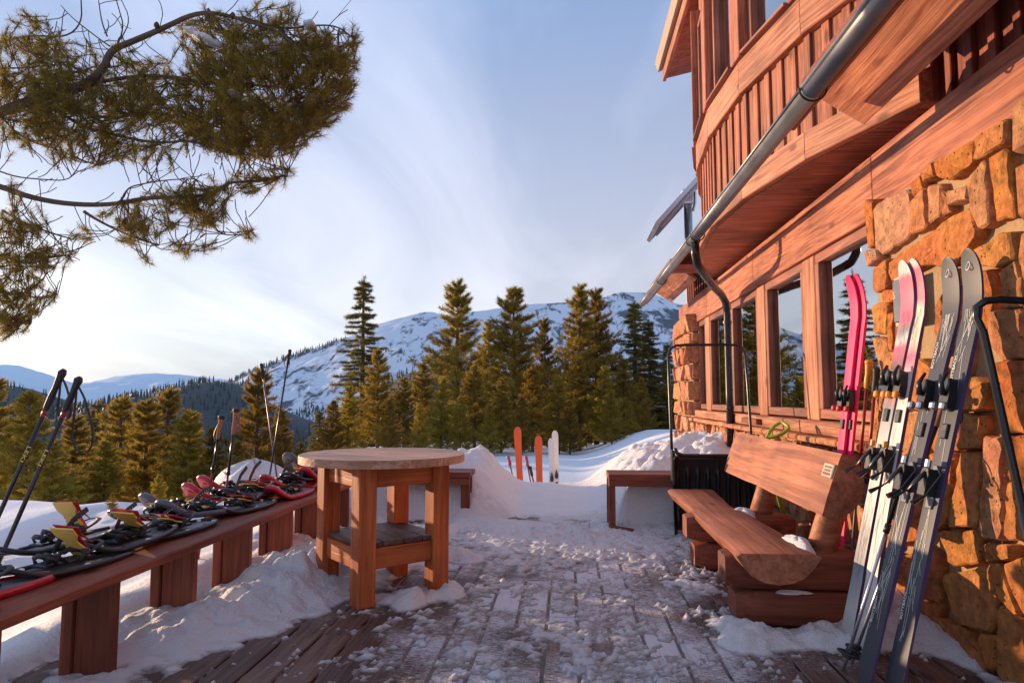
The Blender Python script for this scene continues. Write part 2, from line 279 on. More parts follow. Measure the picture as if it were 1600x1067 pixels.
def glass_mat():
    m, nt, N, L, b = new_mat('window_glass')
    out = N['Material Output']; N.remove(b)
    gl = N.new('ShaderNodeBsdfGlossy'); gl.inputs['Roughness'].default_value = 0.006; gl.inputs['Color'].default_value = (0.88, 0.92, 0.95, 1)
    tr = N.new('ShaderNodeBsdfTransparent'); tr.inputs['Color'].default_value = (0.62, 0.72, 0.72, 1)
    fr = N.new('ShaderNodeFresnel'); fr.inputs['IOR'].default_value = 11.0
    ge = N.new('ShaderNodeNewGeometry'); nz = N.new('ShaderNodeTexNoise'); nz.inputs['Scale'].default_value = 2.2; L.new(ge.outputs['Position'], nz.inputs['Vector'])
    bp = N.new('ShaderNodeBump'); bp.inputs['Strength'].default_value = 0.05; bp.inputs['Distance'].default_value = 0.02; L.new(nz.outputs['Fac'], bp.inputs['Height']); L.new(bp.outputs[0], gl.inputs['Normal'])
    ms = N.new('ShaderNodeMixShader'); L.new(fr.outputs[0], ms.inputs[0]); L.new(tr.outputs[0], ms.inputs[1]); L.new(gl.outputs[0], ms.inputs[2]); L.new(ms.outputs[0], out.inputs['Surface'])
    return m
M['glass'] = glass_mat()

def banded(name, stops, rough=0.3, axis=2, noise=0.0, lines=None, length=1.8):
    """ski topsheet print: colour bands along local axis, optional fine scratched line graphic"""
    m, nt, N, L, b = new_mat(name)
    tc = N.new('ShaderNodeTexCoord'); sp = N.new('ShaderNodeSeparateXYZ'); L.new(tc.outputs['Object'], sp.inputs[0])
    nz = N.new('ShaderNodeTexNoise'); nz.inputs['Scale'].default_value = 14; nz.inputs['Detail'].default_value = 5; L.new(tc.outputs['Object'], nz.inputs['Vector'])
    ma = N.new('ShaderNodeMath'); ma.operation = 'MULTIPLY_ADD'; L.new(nz.outputs['Fac'], ma.inputs[0]); ma.inputs[1].default_value = noise; L.new(sp.outputs[axis], ma.inputs[2])
    mr = N.new('ShaderNodeMapRange'); mr.inputs[1].default_value = 0; mr.inputs[2].default_value = length; L.new(ma.outputs[0], mr.inputs[0])
    rp = N.new('ShaderNodeValToRGB'); rp.color_ramp.interpolation = 'CONSTANT' if not noise else 'LINEAR'; e = rp.color_ramp.elements
    e[0].position = stops[0][0]; e[0].color = (*stops[0][1], 1); e[1].position = stops[-1][0]; e[1].color = (*stops[-1][1], 1)
    for p, c in stops[1:-1]:
        q = e.new(p); q.color = (*c, 1)
    L.new(mr.outputs[0], rp.inputs[0]); col = rp.outputs[0]
    if lines:
        for ang, sc in ((18, 34), (-24, 27), (9, 41)):
            mp = N.new('ShaderNodeMapping'); mp.inputs['Rotation'].default_value = (0, R(ang), 0); L.new(tc.outputs['Object'], mp.inputs[0])
            wv = N.new('ShaderNodeTexWave'); wv.wave_type = 'BANDS'; wv.bands_direction = 'X'; wv.inputs['Scale'].default_value = sc*0.5; wv.inputs['Distortion'].default_value = 0.0; L.new(mp.outputs[0], wv.inputs['Vector'])
            th = N.new('ShaderNodeMapRange'); th.inputs[1].default_value = 0.955; th.inputs[2].default_value = 0.985; L.new(wv.outputs['Fac'], th.inputs[0])
            n2 = N.new('ShaderNodeTexNoise'); n2.inputs['Scale'].default_value = 2.4; mp3 = N.new('ShaderNodeMapping'); mp3.inputs['Location'].default_value = (ang, sc, 3); L.new(tc.outputs['Object'], mp3.inputs[0]); L.new(mp3.outputs[0], n2.inputs['Vector'])
            t2 = N.new('ShaderNodeMapRange'); t2.inputs[1].default_value = 0.50; t2.inputs[2].default_value = 0.56; L.new(n2.outputs['Fac'], t2.inputs[0])
            mu = N.new('ShaderNodeMath'); mu.operation = 'MULTIPLY'; L.new(th.outputs[0], mu.inputs[0]); L.new(t2.outputs[0], mu.inputs[1])
            mx = N.new('ShaderNodeMix'); mx.data_type = 'RGBA'; L.new(mu.outputs[0], mx.inputs[0]); L.new(col, mx.inputs[6]); mx.inputs[7].default_value = (*lines, 1); col = mx.outputs[2]
    L.new(col, b.inputs['Base Color']); b.inputs['Roughness'].default_value = rough; b.inputs['Specular IOR Level'].default_value = 0.3
    return m

# ------------------------------------------------------------------ mesh builder
class MB:
    def __init__(s): s.v = []; s.f = []
    def add(s, vs, fs):
        o = len(s.v); s.v.extend([tuple(p) for p in vs]); s.f.extend([tuple(i+o for i in f) for f in fs]); return s
    def box(s, c, size, rot=None, ch=0.0):
        hx, hy, hz = size[0]/2, size[1]/2, size[2]/2; c = Vector(c)
        tf = (lambda p: c+(rot @ Vector(p))) if rot is not None else (lambda p: c+Vector(p))
        if ch <= 0:
            vs = [(x, y, z) for x in (-hx, hx) for y in (-hy, hy) for z in (-hz, hz)]
            fs = [(0, 1, 3, 2), (4, 6, 7, 5), (0, 4, 5, 1), (2, 3, 7, 6), (0, 2, 6, 4), (1, 5, 7, 3)]
            return s.add([tf(p) for p in vs], fs)
        k = min(ch, hx*0.9, hy*0.9, hz*0.9); vs = []; idx = {}
        for sx in (-1, 1):
            for sy in (-1, 1):
                for sz in (-1, 1):
                    for a in range(3):
                        p = [sx*(hx-k), sy*(hy-k), sz*(hz-k)]; p[a] = (sx, sy, sz)[a]*(hx, hy, hz)[a]
                        idx[(sx, sy, sz, a)] = len(vs); vs.append(tuple(p))
        fs = []
        for a in range(3):
            b_, c_ = (a+1) % 3, (a+2) % 3
            for sg in (-1, 1):
                q = []
                for u, w in ((-1, -1), (1, -1), (1, 1), (-1, 1)):
                    t = [0, 0, 0]; t[a] = sg; t[b_] = u; t[c_] = w; q.append(idx[(*t, a)])
                fs.append(tuple(q if sg > 0 else q[::-1]))
        for a in range(3):           # edges along axis a
            b_, c_ = (a+1) % 3, (a+2) % 3
            for u in (-1, 1):
                for w in (-1, 1):
                    t0 = [0, 0, 0]; t0[a] = -1; t0[b_] = u; t0[c_] = w; t1 = list(t0); t1[a] = 1
                    q = (idx[(*t0, b_)], idx[(*t1, b_)], idx[(*t1, c_)], idx[(*t0, c_)])
                    fs.append(q if u*w < 0 else q[::-1])
        for sx in (-1, 1):
            for sy in (-1, 1):
                for sz in (-1, 1):
                    q = (idx[(sx, sy, sz, 0)], idx[(sx, sy, sz, 1)], idx[(sx, sy, sz, 2)])
                    fs.append(q if sx*sy*sz > 0 else q[::-1])
        return s.add([tf(p) for p in vs], fs)
    def tube(s, pts, rad, n=8, cap=True, flat=1.0, upv=None, closed=False):
        pts = [Vector(p) for p in pts]; k = len(pts)
        if not hasattr(rad, '__len__'): rad = [rad]*k
        rings = []; prev = None
        for i, p in enumerate(pts):
            if closed: t = pts[(i+1) % k]-pts[i-1]
            else: t = pts[min(i+1, k-1)]-pts[max(i-1, 0)]
            if t.length < 1e-9: t = Vector((0, 0, 1))
            t.normalize()
            if upv is not None: a = Vector(upv)
            else: a = prev if prev is not None else (Vector((0, 0, 1)) if abs(t.z) < 0.9 else Vector((1, 0, 0)))
            u = a-t*a.dot(t)
            if u.length < 1e-6: u = Vector((1, 0, 0))-t*t.x
            u.normalize(); w = t.cross(u); prev = u
            rings.append([p+(u*math.cos(2*math.pi*j/n)*flat+w*math.sin(2*math.pi*j/n))*rad[i] for j in range(n)])
        vs = [q for r in rings for q in r]; fs = []
        m = k if closed else k-1
        for i in range(m):
            i2 = (i+1) % k
            for j in range(n):
                fs.append((i*n+j, i*n+(j+1) % n, i2*n+(j+1) % n, i2*n+j))
        if cap and not closed:
            fs.append(tuple(range(n))[::-1]); fs.append(tuple((k-1)*n+j for j in range(n)))
        return s.add(vs, fs)
    def prism(s, poly, d, M4=None):
        """polygon in local XY extruded to z = d"""
        n = len(poly); vs = [Vector((p[0], p[1], 0)) for p in poly]+[Vector((p[0], p[1], d)) for p in poly]
        if M4 is not None: vs = [M4 @ v for v in vs]
        fs = [tuple(range(n))[::-1], tuple(range(n, 2*n))]+[(i, (i+1) % n, n+(i+1) % n, n+i) for i in range(n)]
        return s.add(vs, fs)
    def lathe(s, prof, c=(0, 0, 0), n=20):
        vs = []; fs = []; c = Vector(c); k = len(prof)
        for r, z in prof:
            for j in range(n):
                a = 2*math.pi*j/n; vs.append(c+Vector((r*math.cos(a), r*math.sin(a), z)))
        for i in range(k-1):
            for j in range(n):
                fs.append((i*n+j, i*n+(j+1) % n, (i+1)*n+(j+1) % n, (i+1)*n+j))
        fs.append(tuple(range(n))[::-1]); fs.append(tuple((k-1)*n+j for j in range(n)))
        return s.add(vs, fs)
    def mesh(s, name, smooth=False):
        me = bpy.data.meshes.new(name); me.from_pydata(s.v, [], s.f); me.update()
        if smooth: me.polygons.foreach_set('use_smooth', [True]*len(me.polygons))
        return me
WM = {}
def link(name, me, mat, parent=None, mat4=None, **props):
    o = bpy.data.objects.new(name, me); COL.objects.link(o)
    if me is not None and mat is not None and not me.materials: me.materials.append(mat)
    m4 = mat4 if mat4 is not None else Matrix.Identity(4)
    WM[o] = m4
    if parent is not None:
        o.parent = parent; o.matrix_basis = WM[parent].inverted() @ m4
    else: o.matrix_basis = m4
    for k, v in props.items(): o[k] = v
    return o
def part(name, mb, mat, parent=None, mat4=None, smooth=False, **props):
    return link(name, mb.mesh(name, smooth), M[mat] if isinstance(mat, str) else mat, parent, mat4, **props)
def thing(name, label, cat, loc=(0, 0, 0), group=None, rot=None):
    m4 = Matrix.Translation(loc) @ (rot.to_4x4() if rot is not None else Matrix.Identity(4))
    o = link(name, None, None, None, m4); tag(o, label, cat, group); return o
def tag(o, label, cat, group=None):
    o['label'] = label; o['category'] = cat
    if group: o['group'] = group
    return o
def copy_tree(o, parent=None):
    c = o.copy(); COL.objects.link(c); c.parent = parent
    for ch in o.children: copy_tree(ch, c)
    return c
def frame_m(p, ex, ez):
    """matrix whose local X runs along ex and local Z close to ez, origin p"""
    x = Vector(ex).normalized(); z = Vector(ez); z = (z-x*z.dot(x)).normalized(); y = z.cross(x)
    return Matrix(((x.x, y.x, z.x, p[0]), (x.y, y.y, z.y, p[1]), (x.z, y.z, z.z, p[2]), (0, 0, 0, 1)))
def board(name, p0, p1, w, t, mat, parent=None, up=(0, 0, 1), ch=0.004, **props):
    """sawn board from p0 to p1 (centre line); t along up, w across; grain runs along it"""
    p0 = Vector(p0); p1 = Vector(p1); L_ = (p1-p0).length
    mb = MB().box((0, 0, 0), (L_, w, t), ch=ch)
    return part(name, mb, mat, parent, frame_m((p0+p1)/2, p1-p0, up), **props)
def grid_mesh(name, xs, ys, Z, mask=None):
    nx, ny = len(xs), len(ys); X, Y = np.meshgrid(xs, ys)
    co = np.stack([X, Y, Z], -1).reshape(-1, 3)
    i = np.arange((ny-1)*(nx-1)); r = i//(nx-1); c = i % (nx-1); a = r*nx+c
    f = np.stack([a, a+1, a+nx+1, a+nx], -1)
    if mask is not None: f = f[mask.reshape(-1)[f].any(1)]
    me = bpy.data.meshes.new(name); me.from_pydata(co.tolist(), [], f.tolist()); me.update()
    me.polygons.foreach_set('use_smooth', [True]*len(me.polygons)); return me
def raw_mesh(name, co, f):
    me = bpy.data.meshes.new(name); me.from_pydata(co, [], f); me.update(); return me

def smooth_path(P, it=2):
    for _ in range(it):
        q = [P[0]]
        for a, b_ in zip(P[:-1], P[1:]): q += [a.lerp(b_, 0.25), a.lerp(b_, 0.75)]
        q.append(P[-1]); P = q
    return P

# ------------------------------------------------------------------ terrain
def T(x, y):
    x = np.asarray(x, float); y = np.asarray(y, float)
    drop = sst(0.30, 0.50, -x/np.maximum(y, 1.0))*sst(7.0, 10.5, y)
    zc = 0.02+0.08*sst(6.5, 8, y)-0.62*sst(8.3, 12.5, y)-np.maximum(y-12.5, 0)*0.036-np.maximum(y-46, 0)*0.12
    zl = 0.0-np.maximum(y-8.5, 0)*0.20-np.maximum(y-24, 0)*0.08
    z = zc*(1-drop)+zl*drop
    z = z+0.95*sst(0.2, 3.4, x)*sst(8.5, 13, y)*(1-sst(26, 44, y))
    z = z+0.28*(fbm(x*0.22, y*0.22, 3)-0.5)*sst(6.5, 10, y)+0.20*(fbm(x*0.55, y*0.55, 5, 3)-0.5)*sst(2.3, 3.6, -x)-0.24*sst(2.35, 3.4, -x)*(1-sst(12, 16, y))
    z = z-np.maximum(-x-9, 0)*0.12*(1-sst(30, 90, y))-np.maximum(x-30, 0)*0.02
    z = z+4*(fbm(x*0.02, y*0.02, 9)-0.5)*sst(60, 160, y)
    return np.maximum(z, -170.0)
def Dsnow(x, y):
    """snow surface on and round the deck"""
    x = np.asarray(x, float); y = np.asarray(y, float)
    out = np.maximum(sst(-2.20, -2.36, x), sst(6.55, 6.95, y))
    base = T(x, y)
    n1 = fbm(x*2.4, y*2.4, 21, 5); n2 = fbm(x*9, y*9, 33, 4); n3 = fbm(x*24, y*24, 40, 3)
    h = -0.050+0.085*(n1-0.47)+0.036*(n2-0.5)+0.016*(n3-0.5)
    h = h-0.022*sst(0.75, 0.2, np.abs(x-0.05))*(1-sst(4.6, 6.0, y))
    h = h-0.03*sst(3.1, 2.2, y)
    def blob(cx, cy, rx, ry, a, p=2.0):
        r = np.sqrt(((x-cx)/rx)**2+((y-cy)/ry)**2); return a*np.exp(-r**p)
    lump = 0.6+0.8*n2*n1*2
    # bank under the long seat and round the table feet
    h = h+0.09*np.exp(-((x+2.12)/0.34)**2)*sst(1.9, 3.6, y)*(0.5+0.9*n1)+blob(-1.62, 4.05, .32, .62, .16)*lump+blob(-1.78, 3.15, .22, .42, .07)*lump
    h = h+blob(-0.93, 3.88, .20, .14, .10)*lump+blob(-0.72, 4.12, .17, .16, .09)*lump+blob(-1.35, 5.2, .7, .8, .10)*lump+blob(-1.9, 2.5, .25, .3, .07)*lump
    # round the log seat feet and along the stones
    h = h+blob(1.22, 3.42, .34, .13, .11)*lump-0.03*sst(1.15, 1.4, x)*sst(3.3, 3.0, y)+blob(0.82, 3.55, .16, .25, .07)*lump+blob(1.58, 3.85, .20, .42, .16)*lump+blob(1.5, 4.6, .25, .7, .16)*lump
    h = h+0.10*np.exp(-((x-1.74)/0.10)**2)*sst(2.45, 2.85, y)*(0.5+0.9*n1)+blob(0.75, 4.6, .3, .5, .05)*lump
    # towards the shovelled gap
    h = h+0.05*sst(4.7, 6.4, y)*(0.6+0.8*n1)
    h = h+0.36*sst(0.42, 0.56, x)*sst(6.28, 6.36, y)*(0.85+0.3*n1)*(1-sst(6.5, 6.9, y))
    z = h*(1-out)+(base+0.05*(n1-0.5)+0.03*(n2-0.5)*sst(6.3, 7, y)+0.06*np.exp(-((x+2.45)/0.3)**2)*(0.5+n1)*(1-sst(6, 7, y)))*out
    chunk = 0.34*(fbm(x*3.4, y*3.4, 52, 4)-0.5)+0.16*np.abs(fbm(x*8, y*8, 60, 3)-0.5)
    kl = (1-sst(-1.02, -0.48, x))*sst(6.45, 6.95, y)*(1-0.75*sst(7.6, 9.6, y))*(1-0.92*sst(1.7, 2.9, -x))
    kr = sst(0.08, 0.95, x)*sst(6.4, 7.15, y)*(1-0.7*sst(8.6, 11.2, y))
    z = z+kl*(0.40+chunk*0.9)+kr*(0.44+chunk*0.9+0.12*sst(0.9, 1.7, x))
    return z
def fine(a, b, st): return np.arange(a, b+1e-6, st)
def snow_sheet(name, x0, x1, y0, y1, st, hole=None, extra=False):
    xs = fine(x0, x1, st); ys = fine(y0, y1, st); X, Y = np.meshgrid(xs, ys); Z = Dsnow(X, Y)
    if extra:
        on = sst(-2.2, -2.1, X)*sst(6.6, 6.2, Y); g1 = fbm(X*34, Y*34, 71, 4); g2 = fbm(X*13, Y*7, 75, 4)
        lane = sst(1.5, 0.4, np.abs(X-0.0-0.06*(Y-4)))*sst(2.2, 2.9, Y)
        thin = -0.0160+0.024*(g1-0.5)+0.030*(g2-0.5)+0.0150*lane*sst(2.2, 3.2, Y)+0.018*sst(4.4, 5.9, Y)
        crumbs = np.where(g1 > 0.62, (g1-0.62)*0.09, 0)*sst(0.42, 0.6, g2)*sst(1.2, 2.0, Y)
        Z = Z*(1-on)+np.maximum(Z+0.010*(g1-0.5)*on, thin+crumbs)*on
    keep = ~((X > -2.15) & (X < 1.9) & (Y < 6.5) & (Z < -0.012)) & ~((X > 1.78) & (Y > 2.72))
    if hole is not None: keep &= ~((X > hole[0]) & (X < hole[1]) & (Y > hole[2]) & (Y < hole[3]))
    e = np.minimum(np.minimum(X+5.6, Y-0.5), 11.6-Y); Z = Z-0.10*(1-sst(0, 0.8, e))*np.where(X < -2.3, 1, sst(9, 11, Y))
    o = link(name, grid_mesh(name, xs, ys, Z, keep), M['trodden' if extra else 'snow']); o['kind'] = 'structure'
snow_sheet('snow_cover', -5.6, 1.98, 0.5, 11.6, 0.035, (-2.26, 1.9, 1.05, 6.76))
snow_sheet('deck_snow', -2.31, 1.86, 1.0, 6.82, 0.0145, None, True)
def sinh_axis(c, half, n, k):
    t = np.linspace(-1, 1, n); return c+half*np.sinh(k*t)/math.sinh(k)
xs2 = sinh_axis(-1, 4000, 230, 9.5); ys2 = np.concatenate([np.array([-3000, -800, -200, -60, -20, -6, -2]), 0.5+6000*(np.sinh(10*np.linspace(0, 1, 200))/math.sinh(10))])
Xh, Yh = np.meshgrid(xs2, ys2); Zh = T(Xh, Yh)
inside = (Xh > -5.3) & (Xh < 2.4) & (Yh > 0.8) & (Yh < 11.3)
Zh = Zh-np.where(inside, 0.45, 0.0)-np.where((Xh > -2.6) & (Xh < 2.4) & (Yh <= 0.8) & (Yh > -4), 0.45, 0)
o = link('ground', grid_mesh('ground', xs2, ys2, Zh), M['snow_far']); o['kind'] = 'structure'

# mountains ---------------------------------------------------------
def rock_snow(name, rock, scale, lo, hi):
    m, nt, N, L, b = new_mat(name)
    ge = N.new('ShaderNodeNewGeometry')
    mp = N.new('ShaderNodeMapping'); mp.inputs['Scale'].default_value = (scale, scale*0.7, scale*0.45); L.new(ge.outputs['Position'], mp.inputs[0])
    nz = N.new('ShaderNodeTexNoise'); nz.inputs['Scale'].default_value = 1; nz.inputs['Detail'].default_value = 10; nz.inputs['Roughness'].default_value = 0.68; nz.inputs['Distortion'].default_value = 0.6; L.new(mp.outputs[0], nz.inputs['Vector'])
    mp2 = N.new('ShaderNodeMapping'); mp2.inputs['Scale'].default_value = (scale*0.16, scale*0.16, scale*0.16); L.new(ge.outputs['Position'], mp2.inputs[0])
    n2 = N.new('ShaderNodeTexNoise'); n2.inputs['Scale'].default_value = 1; n2.inputs['Detail'].default_value = 3; L.new(mp2.outputs[0], n2.inputs['Vector'])
    ad = N.new('ShaderNodeMath'); ad.operation = 'MULTIPLY_ADD'; L.new(n2.outputs['Fac'], ad.inputs[0]); ad.inputs[1].default_value = 0.5; L.new(nz.outputs['Fac'], ad.inputs[2])
    mr = N.new('ShaderNodeMapRange'); mr.inputs[1].default_value = lo; mr.inputs[2].default_value = hi; L.new(ad.outputs[0], mr.inputs[0])
    mx = N.new('ShaderNodeMix'); mx.data_type = 'RGBA'; L.new(mr.outputs[0], mx.inputs[0]); mx.inputs[6].default_value = (0.74, 0.80, 0.88, 1); mx.inputs[7].default_value = (*rock, 1)
    L.new(mx.outputs[2], b.inputs['Base Color']); b.inputs['Roughness'].default_value = 0.8; b.inputs['Specular IOR Level'].default_value = 0.1
    bp = N.new('ShaderNodeBump'); bp.inputs['Strength'].default_value = 0.5; bp.inputs['Distance'].default_value = 6; L.new(nz.outputs['Fac'], bp.inputs['Height']); L.new(bp.outputs[0], b.inputs['Normal'])
    return m
def ridge(name, prof, Yc, Yf, zf, mat, nx, ny, rough, power=1.0, seed=1, back=1.3):
    P = [at_y(px, py, Yc) for px, py in prof]
    X = np.linspace(P[0].x, P[-1].x, nx); crest = np.interp(X, [p.x for p in P], [p.z for p in P])
    t = np.concatenate([np.linspace(0, 1, ny), 1+np.array([0.15, 0.5, 1.0])])
    co = []
    rows = []
    for tt in t:
        if tt <= 1:
            Y = Yf+(Yc-Yf)*tt; z = zf+(crest-zf)*tt**power
        else:
            Y = Yc+(Yc-Yf)*(tt-1)*0.6; z = crest-(crest-zf)*(tt-1)*back*0.6
        g = np.abs(fbm(X/rough+Y/rough*0.15, Y/rough*0.55+0*X, seed, 5)-0.5)*2
        z = z+(g-0.35)*rough*0.38*math.sin(math.pi*min(tt, 1))**0.8+(fbm(X/(rough*.2), Y/(rough*.2)+0*X, seed+5, 3)-0.5)*rough*0.05
        rows.append(np.stack([X*(Y/Yc)**0.35, np.full_like(X, Y), z], -1))
    A = np.array(rows); ry, rx = A.shape[:2]
    i = np.arange((ry-1)*(rx-1)); r = i//(rx-1); c = i % (rx-1); a = r*rx+c
    f = np.stack([a, a+1, a+rx+1, a+rx], -1)
    me = raw_mesh(name, A.reshape(-1, 3).tolist(), f.tolist()); me.polygons.foreach_set('use_smooth', [True]*len(me.polygons))
    o = link(name, me, mat); o['kind'] = 'structure'
    return A
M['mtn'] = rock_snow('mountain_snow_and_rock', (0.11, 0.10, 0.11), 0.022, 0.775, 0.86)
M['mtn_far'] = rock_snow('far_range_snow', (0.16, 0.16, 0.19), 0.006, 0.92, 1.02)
M['forest_floor'] = plain('forest_floor', (0.045, 0.05, 0.045), 0.9, var=0.4, bscale=0.05)
A_m = ridge('mountain', [(60, 700), (200, 664), (280, 637), (340, 607), (400, 577), (450, 557), (520, 535), (560, 520), (592, 505), (658, 488), (680, 488), (692, 493), (760, 484), (824, 476), (892, 472), (936, 466), (968, 456), (1020, 458), (1060, 476), (1200, 480), (1700, 520)], 2600, 1750, -150, M['mtn'], 220, 90, 120, 0.95, 4)
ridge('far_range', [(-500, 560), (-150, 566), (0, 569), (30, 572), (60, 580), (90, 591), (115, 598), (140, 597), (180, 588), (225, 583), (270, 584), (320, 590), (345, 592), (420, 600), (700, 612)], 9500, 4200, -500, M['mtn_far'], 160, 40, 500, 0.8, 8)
A_h = ridge('forest_hill', [(-600, 590), (-200, 598), (-50, 599), (30, 604), (60, 611), (110, 634), (150, 634), (180, 627), (240, 615), (300, 602), (340, 594), (375, 603), (420, 640), (480, 690), (560, 720)], 1000, 220, -75, M['forest_floor'], 120, 50, 40, 0.75, 12)
A_w = ridge('wooded_spur', [(470, 715), (540, 662), (575, 625), (600, 600), (640, 582), (700, 575), (800, 585), (1100, 610), (1300, 650)], 1100, 350, -90, M['forest_floor'], 80, 36, 40, 0.8, 15)

def far_tree(layers, spikes, rs, wid=0.17):
    """small conifer of unit height: jagged drooping skirts of branch tips"""
    vs = []; fs = []
    for l in range(layers):
        t = l/(layers); z0 = 0.06+0.90*t; rr = wid*(1-t)**0.85+0.012; top = min(1.0, z0+1.5/layers)
        for k in range(spikes):
            a = 2*math.pi*(k+rs.random()*0.7)/spikes; w = math.pi/spikes*1.5; r = rr*rs.uniform(0.65, 1.15); d = rs.uniform(0.0, 0.05)
            o = len(vs)
            vs += [(0, 0, top), (r*0.75*math.cos(a-w), r*0.75*math.sin(a-w), z0-d*0.3), (r*math.cos(a), r*math.sin(a), z0-d), (r*0.75*math.cos(a+w), r*0.75*math.sin(a+w), z0-d*0.3)]
            fs += [(o, o+1, o+2), (o, o+2, o+3)]
    return np.array(vs), np.array(fs)
def scatter(name, label, pts, hs, protos, mat, seed, wscale=(0.8, 1.25)):
    rs = np.random.RandomState(seed); V = []; Fc = []; off = 0
    for p, h in zip(pts, hs):
        v, f = protos[rs.randint(len(protos))]; a = rs.rand()*6.28; s = rs.uniform(*wscale)
        c, sn = math.cos(a), math.sin(a)
        q = np.stack([(v[:, 0]*c-v[:, 1]*sn)*h*s+p[0], (v[:, 0]*sn+v[:, 1]*c)*h*s+p[1], v[:, 2]*h+p[2]], -1)
        V.append(q); Fc.append(f+off); off += len(v)
    me = raw_mesh(name, np.concatenate(V).tolist(), np.concatenate(Fc).tolist())
    o = link(name, me, mat); o['kind'] = 'stuff'; o['label'] = label; o['category'] = 'forest'; return o
rs = random.Random(3)
P_small = [far_tree(4, 5, rs, 0.16) for _ in range(5)]; P_mid = [far_tree(11, 9, rs, 0.19) for _ in range(6)]
def sample_sheet(A, n, rs, cond, r0=0, r1=None):
    ny, nx = A.shape[:2]; r1 = r1 or ny-4; out = []; tries = 0
    while len(out) < n and tries < n*30:
        tries += 1
        i = rs.uniform(r0, r1); j = rs.uniform(0, nx-1.01); i0 = int(i); j0 = int(j); fi = i-i0; fj = j-j0
        p = (A[i0, j0]*(1-fi)*(1-fj)+A[i0+1, j0]*fi*(1-fj)+A[i0, j0+1]*(1-fi)*fj+A[i0+1, j0+1]*fi*fj)
        if cond(p, i/(r1)): out.append(p)
    return out
pts = sample_sheet(A_h, 3600, rs, lambda p, t: True); scatter('hill_forest', 'dark conifer forest covering the valley hillside at the left', pts, [rs.uniform(8, 13) for _ in pts], P_small, M['far_forest'], 5)
pts = sample_sheet(A_w, 1500, rs, lambda p, t: True); scatter('spur_forest', 'dark conifer forest on the spur under the snowy mountain', pts, [rs.uniform(9, 15) for _ in pts], P_small, M['far_forest'], 6)
def mcond(p, t):
    n = float(fbm(p[0]/90, p[1]/160, 77, 3)); xr = p[0]/p[1]
    lim = 0.62+0.30*max(0, t-0.05)+(0.16 if xr > -0.22 else 0.0)
    if t > 0.90 and xr < -0.33: return True
    return n > lim*0.92 and rs.random() < 0.9
pts = sample_sheet(A_m, 2300, rs, mcond, 8, 92); scatter('mountain_forest', 'scattered dark conifers on the snowy mountain face', pts, [rs.uniform(10, 22) for _ in pts], P_small, M['far_forest'], 7, (0.9, 1.4))
pts = []
while len(pts) < 620:
    y = rs.uniform(95, 300); u = rs.uniform(-0.95, 0.25)
    if u > -0.36 and y < 75: continue
    pts.append((u*y, y, float(T(u*y, y))-0.5))
scatter('valley_forest', 'dense dark conifers in the valley behind the nearer pines', pts, [rs.uniform(7, 12)*(1 if p[0]/p[1] < -0.33 else 0.8) for p in pts], P_mid, M['far_forest'], 8)

# ------------------------------------------------------------------ deck
deck = thing('deck', 'weathered brown plank deck with trampled snow', 'deck'); del deck['category']; del deck['label']; deck['kind'] = 'structure'
pw = 0.156; i = 0; x = -2.22
while x < 1.95:
    j1 = 0.8+((i*1.37) % 1.9); j2 = j1+2.2+((i*0.61) % 0.8); ends = [-0.6, j1, j2, 6.66]
    for a, b_ in zip(ends[:-1], ends[1:]):
        dz = rnd.uniform(-0.003, 0.002)
        if b_ < 0.7: continue
        board('plank', (x, a+0.004, -0.02+dz), (x, b_-0.004, -0.02+dz), pw-0.013, 0.04, 'plank', deck, ch=0.005)
    x += pw; i += 1
for y in (1.2, 3.2, 5.2, 6.5):
    board('joist', (-2.2, y, -0.12), (1.85, y, -0.12), 0.05, 0.14, 'bench', deck)

# ------------------------------------------------------------------ the hut
hut = thing('mountain_hut', 'red cedar and sandstone mountain hut with curved upper bay on the right', 'building', (1.95, 5.0, 0))
XP = 1.75          # face of the stone piers
def chaikin(poly, it=1):
    for _ in range(it):
        q = []
        for i in range(len(poly)):
            a = Vector(poly[i]); b_ = Vector(poly[(i+1) % len(poly)])
            q += [a*0.9+b_*0.1, a*0.1+b_*0.9]
        poly = q
    return poly
def stone(poly, depth, place, mat, parent, rs, seg=0.05, name='stone', tilt=0.10, grow=0.0):
    """poly: list of 2-D points on the wall; place: 4x4 matrix of the wall plane (z = outwards)"""
    c = sum((Vector(p) for p in poly), Vector((0, 0)))/len(poly); P = chaikin([(Vector(p)-c)*(1+grow/max(0.03, (Vector(p)-c).length)) for p in poly])
    Q = []
    for i in range(len(P)):
        a, b_ = P[i], P[(i+1) % len(P)]; k = max(1, int((b_-a).length/seg))
        for j in range(k): Q.append(a.lerp(b_, j/k))
    n = len(Q); mr = sum(q.length for q in Q)/n
    Q = [q*(1+rs.uniform(-0.05, 0.05)) for q in Q]
    tx, ty = rs.uniform(-tilt, tilt), rs.uniform(-tilt, tilt); vs = []
    for inset, w in ((0.0, -0.05), (0.004, depth*0.70), (0.012, depth*0.95), (mr*0.45, depth*1.0)):
        for q in Q:
            s = max(0.15, 1-inset/max(q.length, 0.02)); p = q*s
            vs.append((p.x, p.y, w+((tx*p.x+ty*p.y)+rs.uniform(-0.13, 0.13)*depth if w > 0 else 0)))
    fs = []
    for r in range(3):
        for i in range(n): fs.append((r*n+i, r*n+(i+1) % n, (r+1)*n+(i+1) % n, (r+1)*n+i))
    vs.append((0, 0, depth*rs.uniform(0.95, 1.12))); k = len(vs)-1
    for i in range(n): fs.append((3*n+i, 3*n+(i+1) % n, k))
    mb = MB().add(vs, fs)
    o = part(name, mb, mat, parent, place @ Matrix.Translation((c.x, c.y, 0)), smooth=True); o.data.set_sharp_from_angle(angle=R(22)); return o
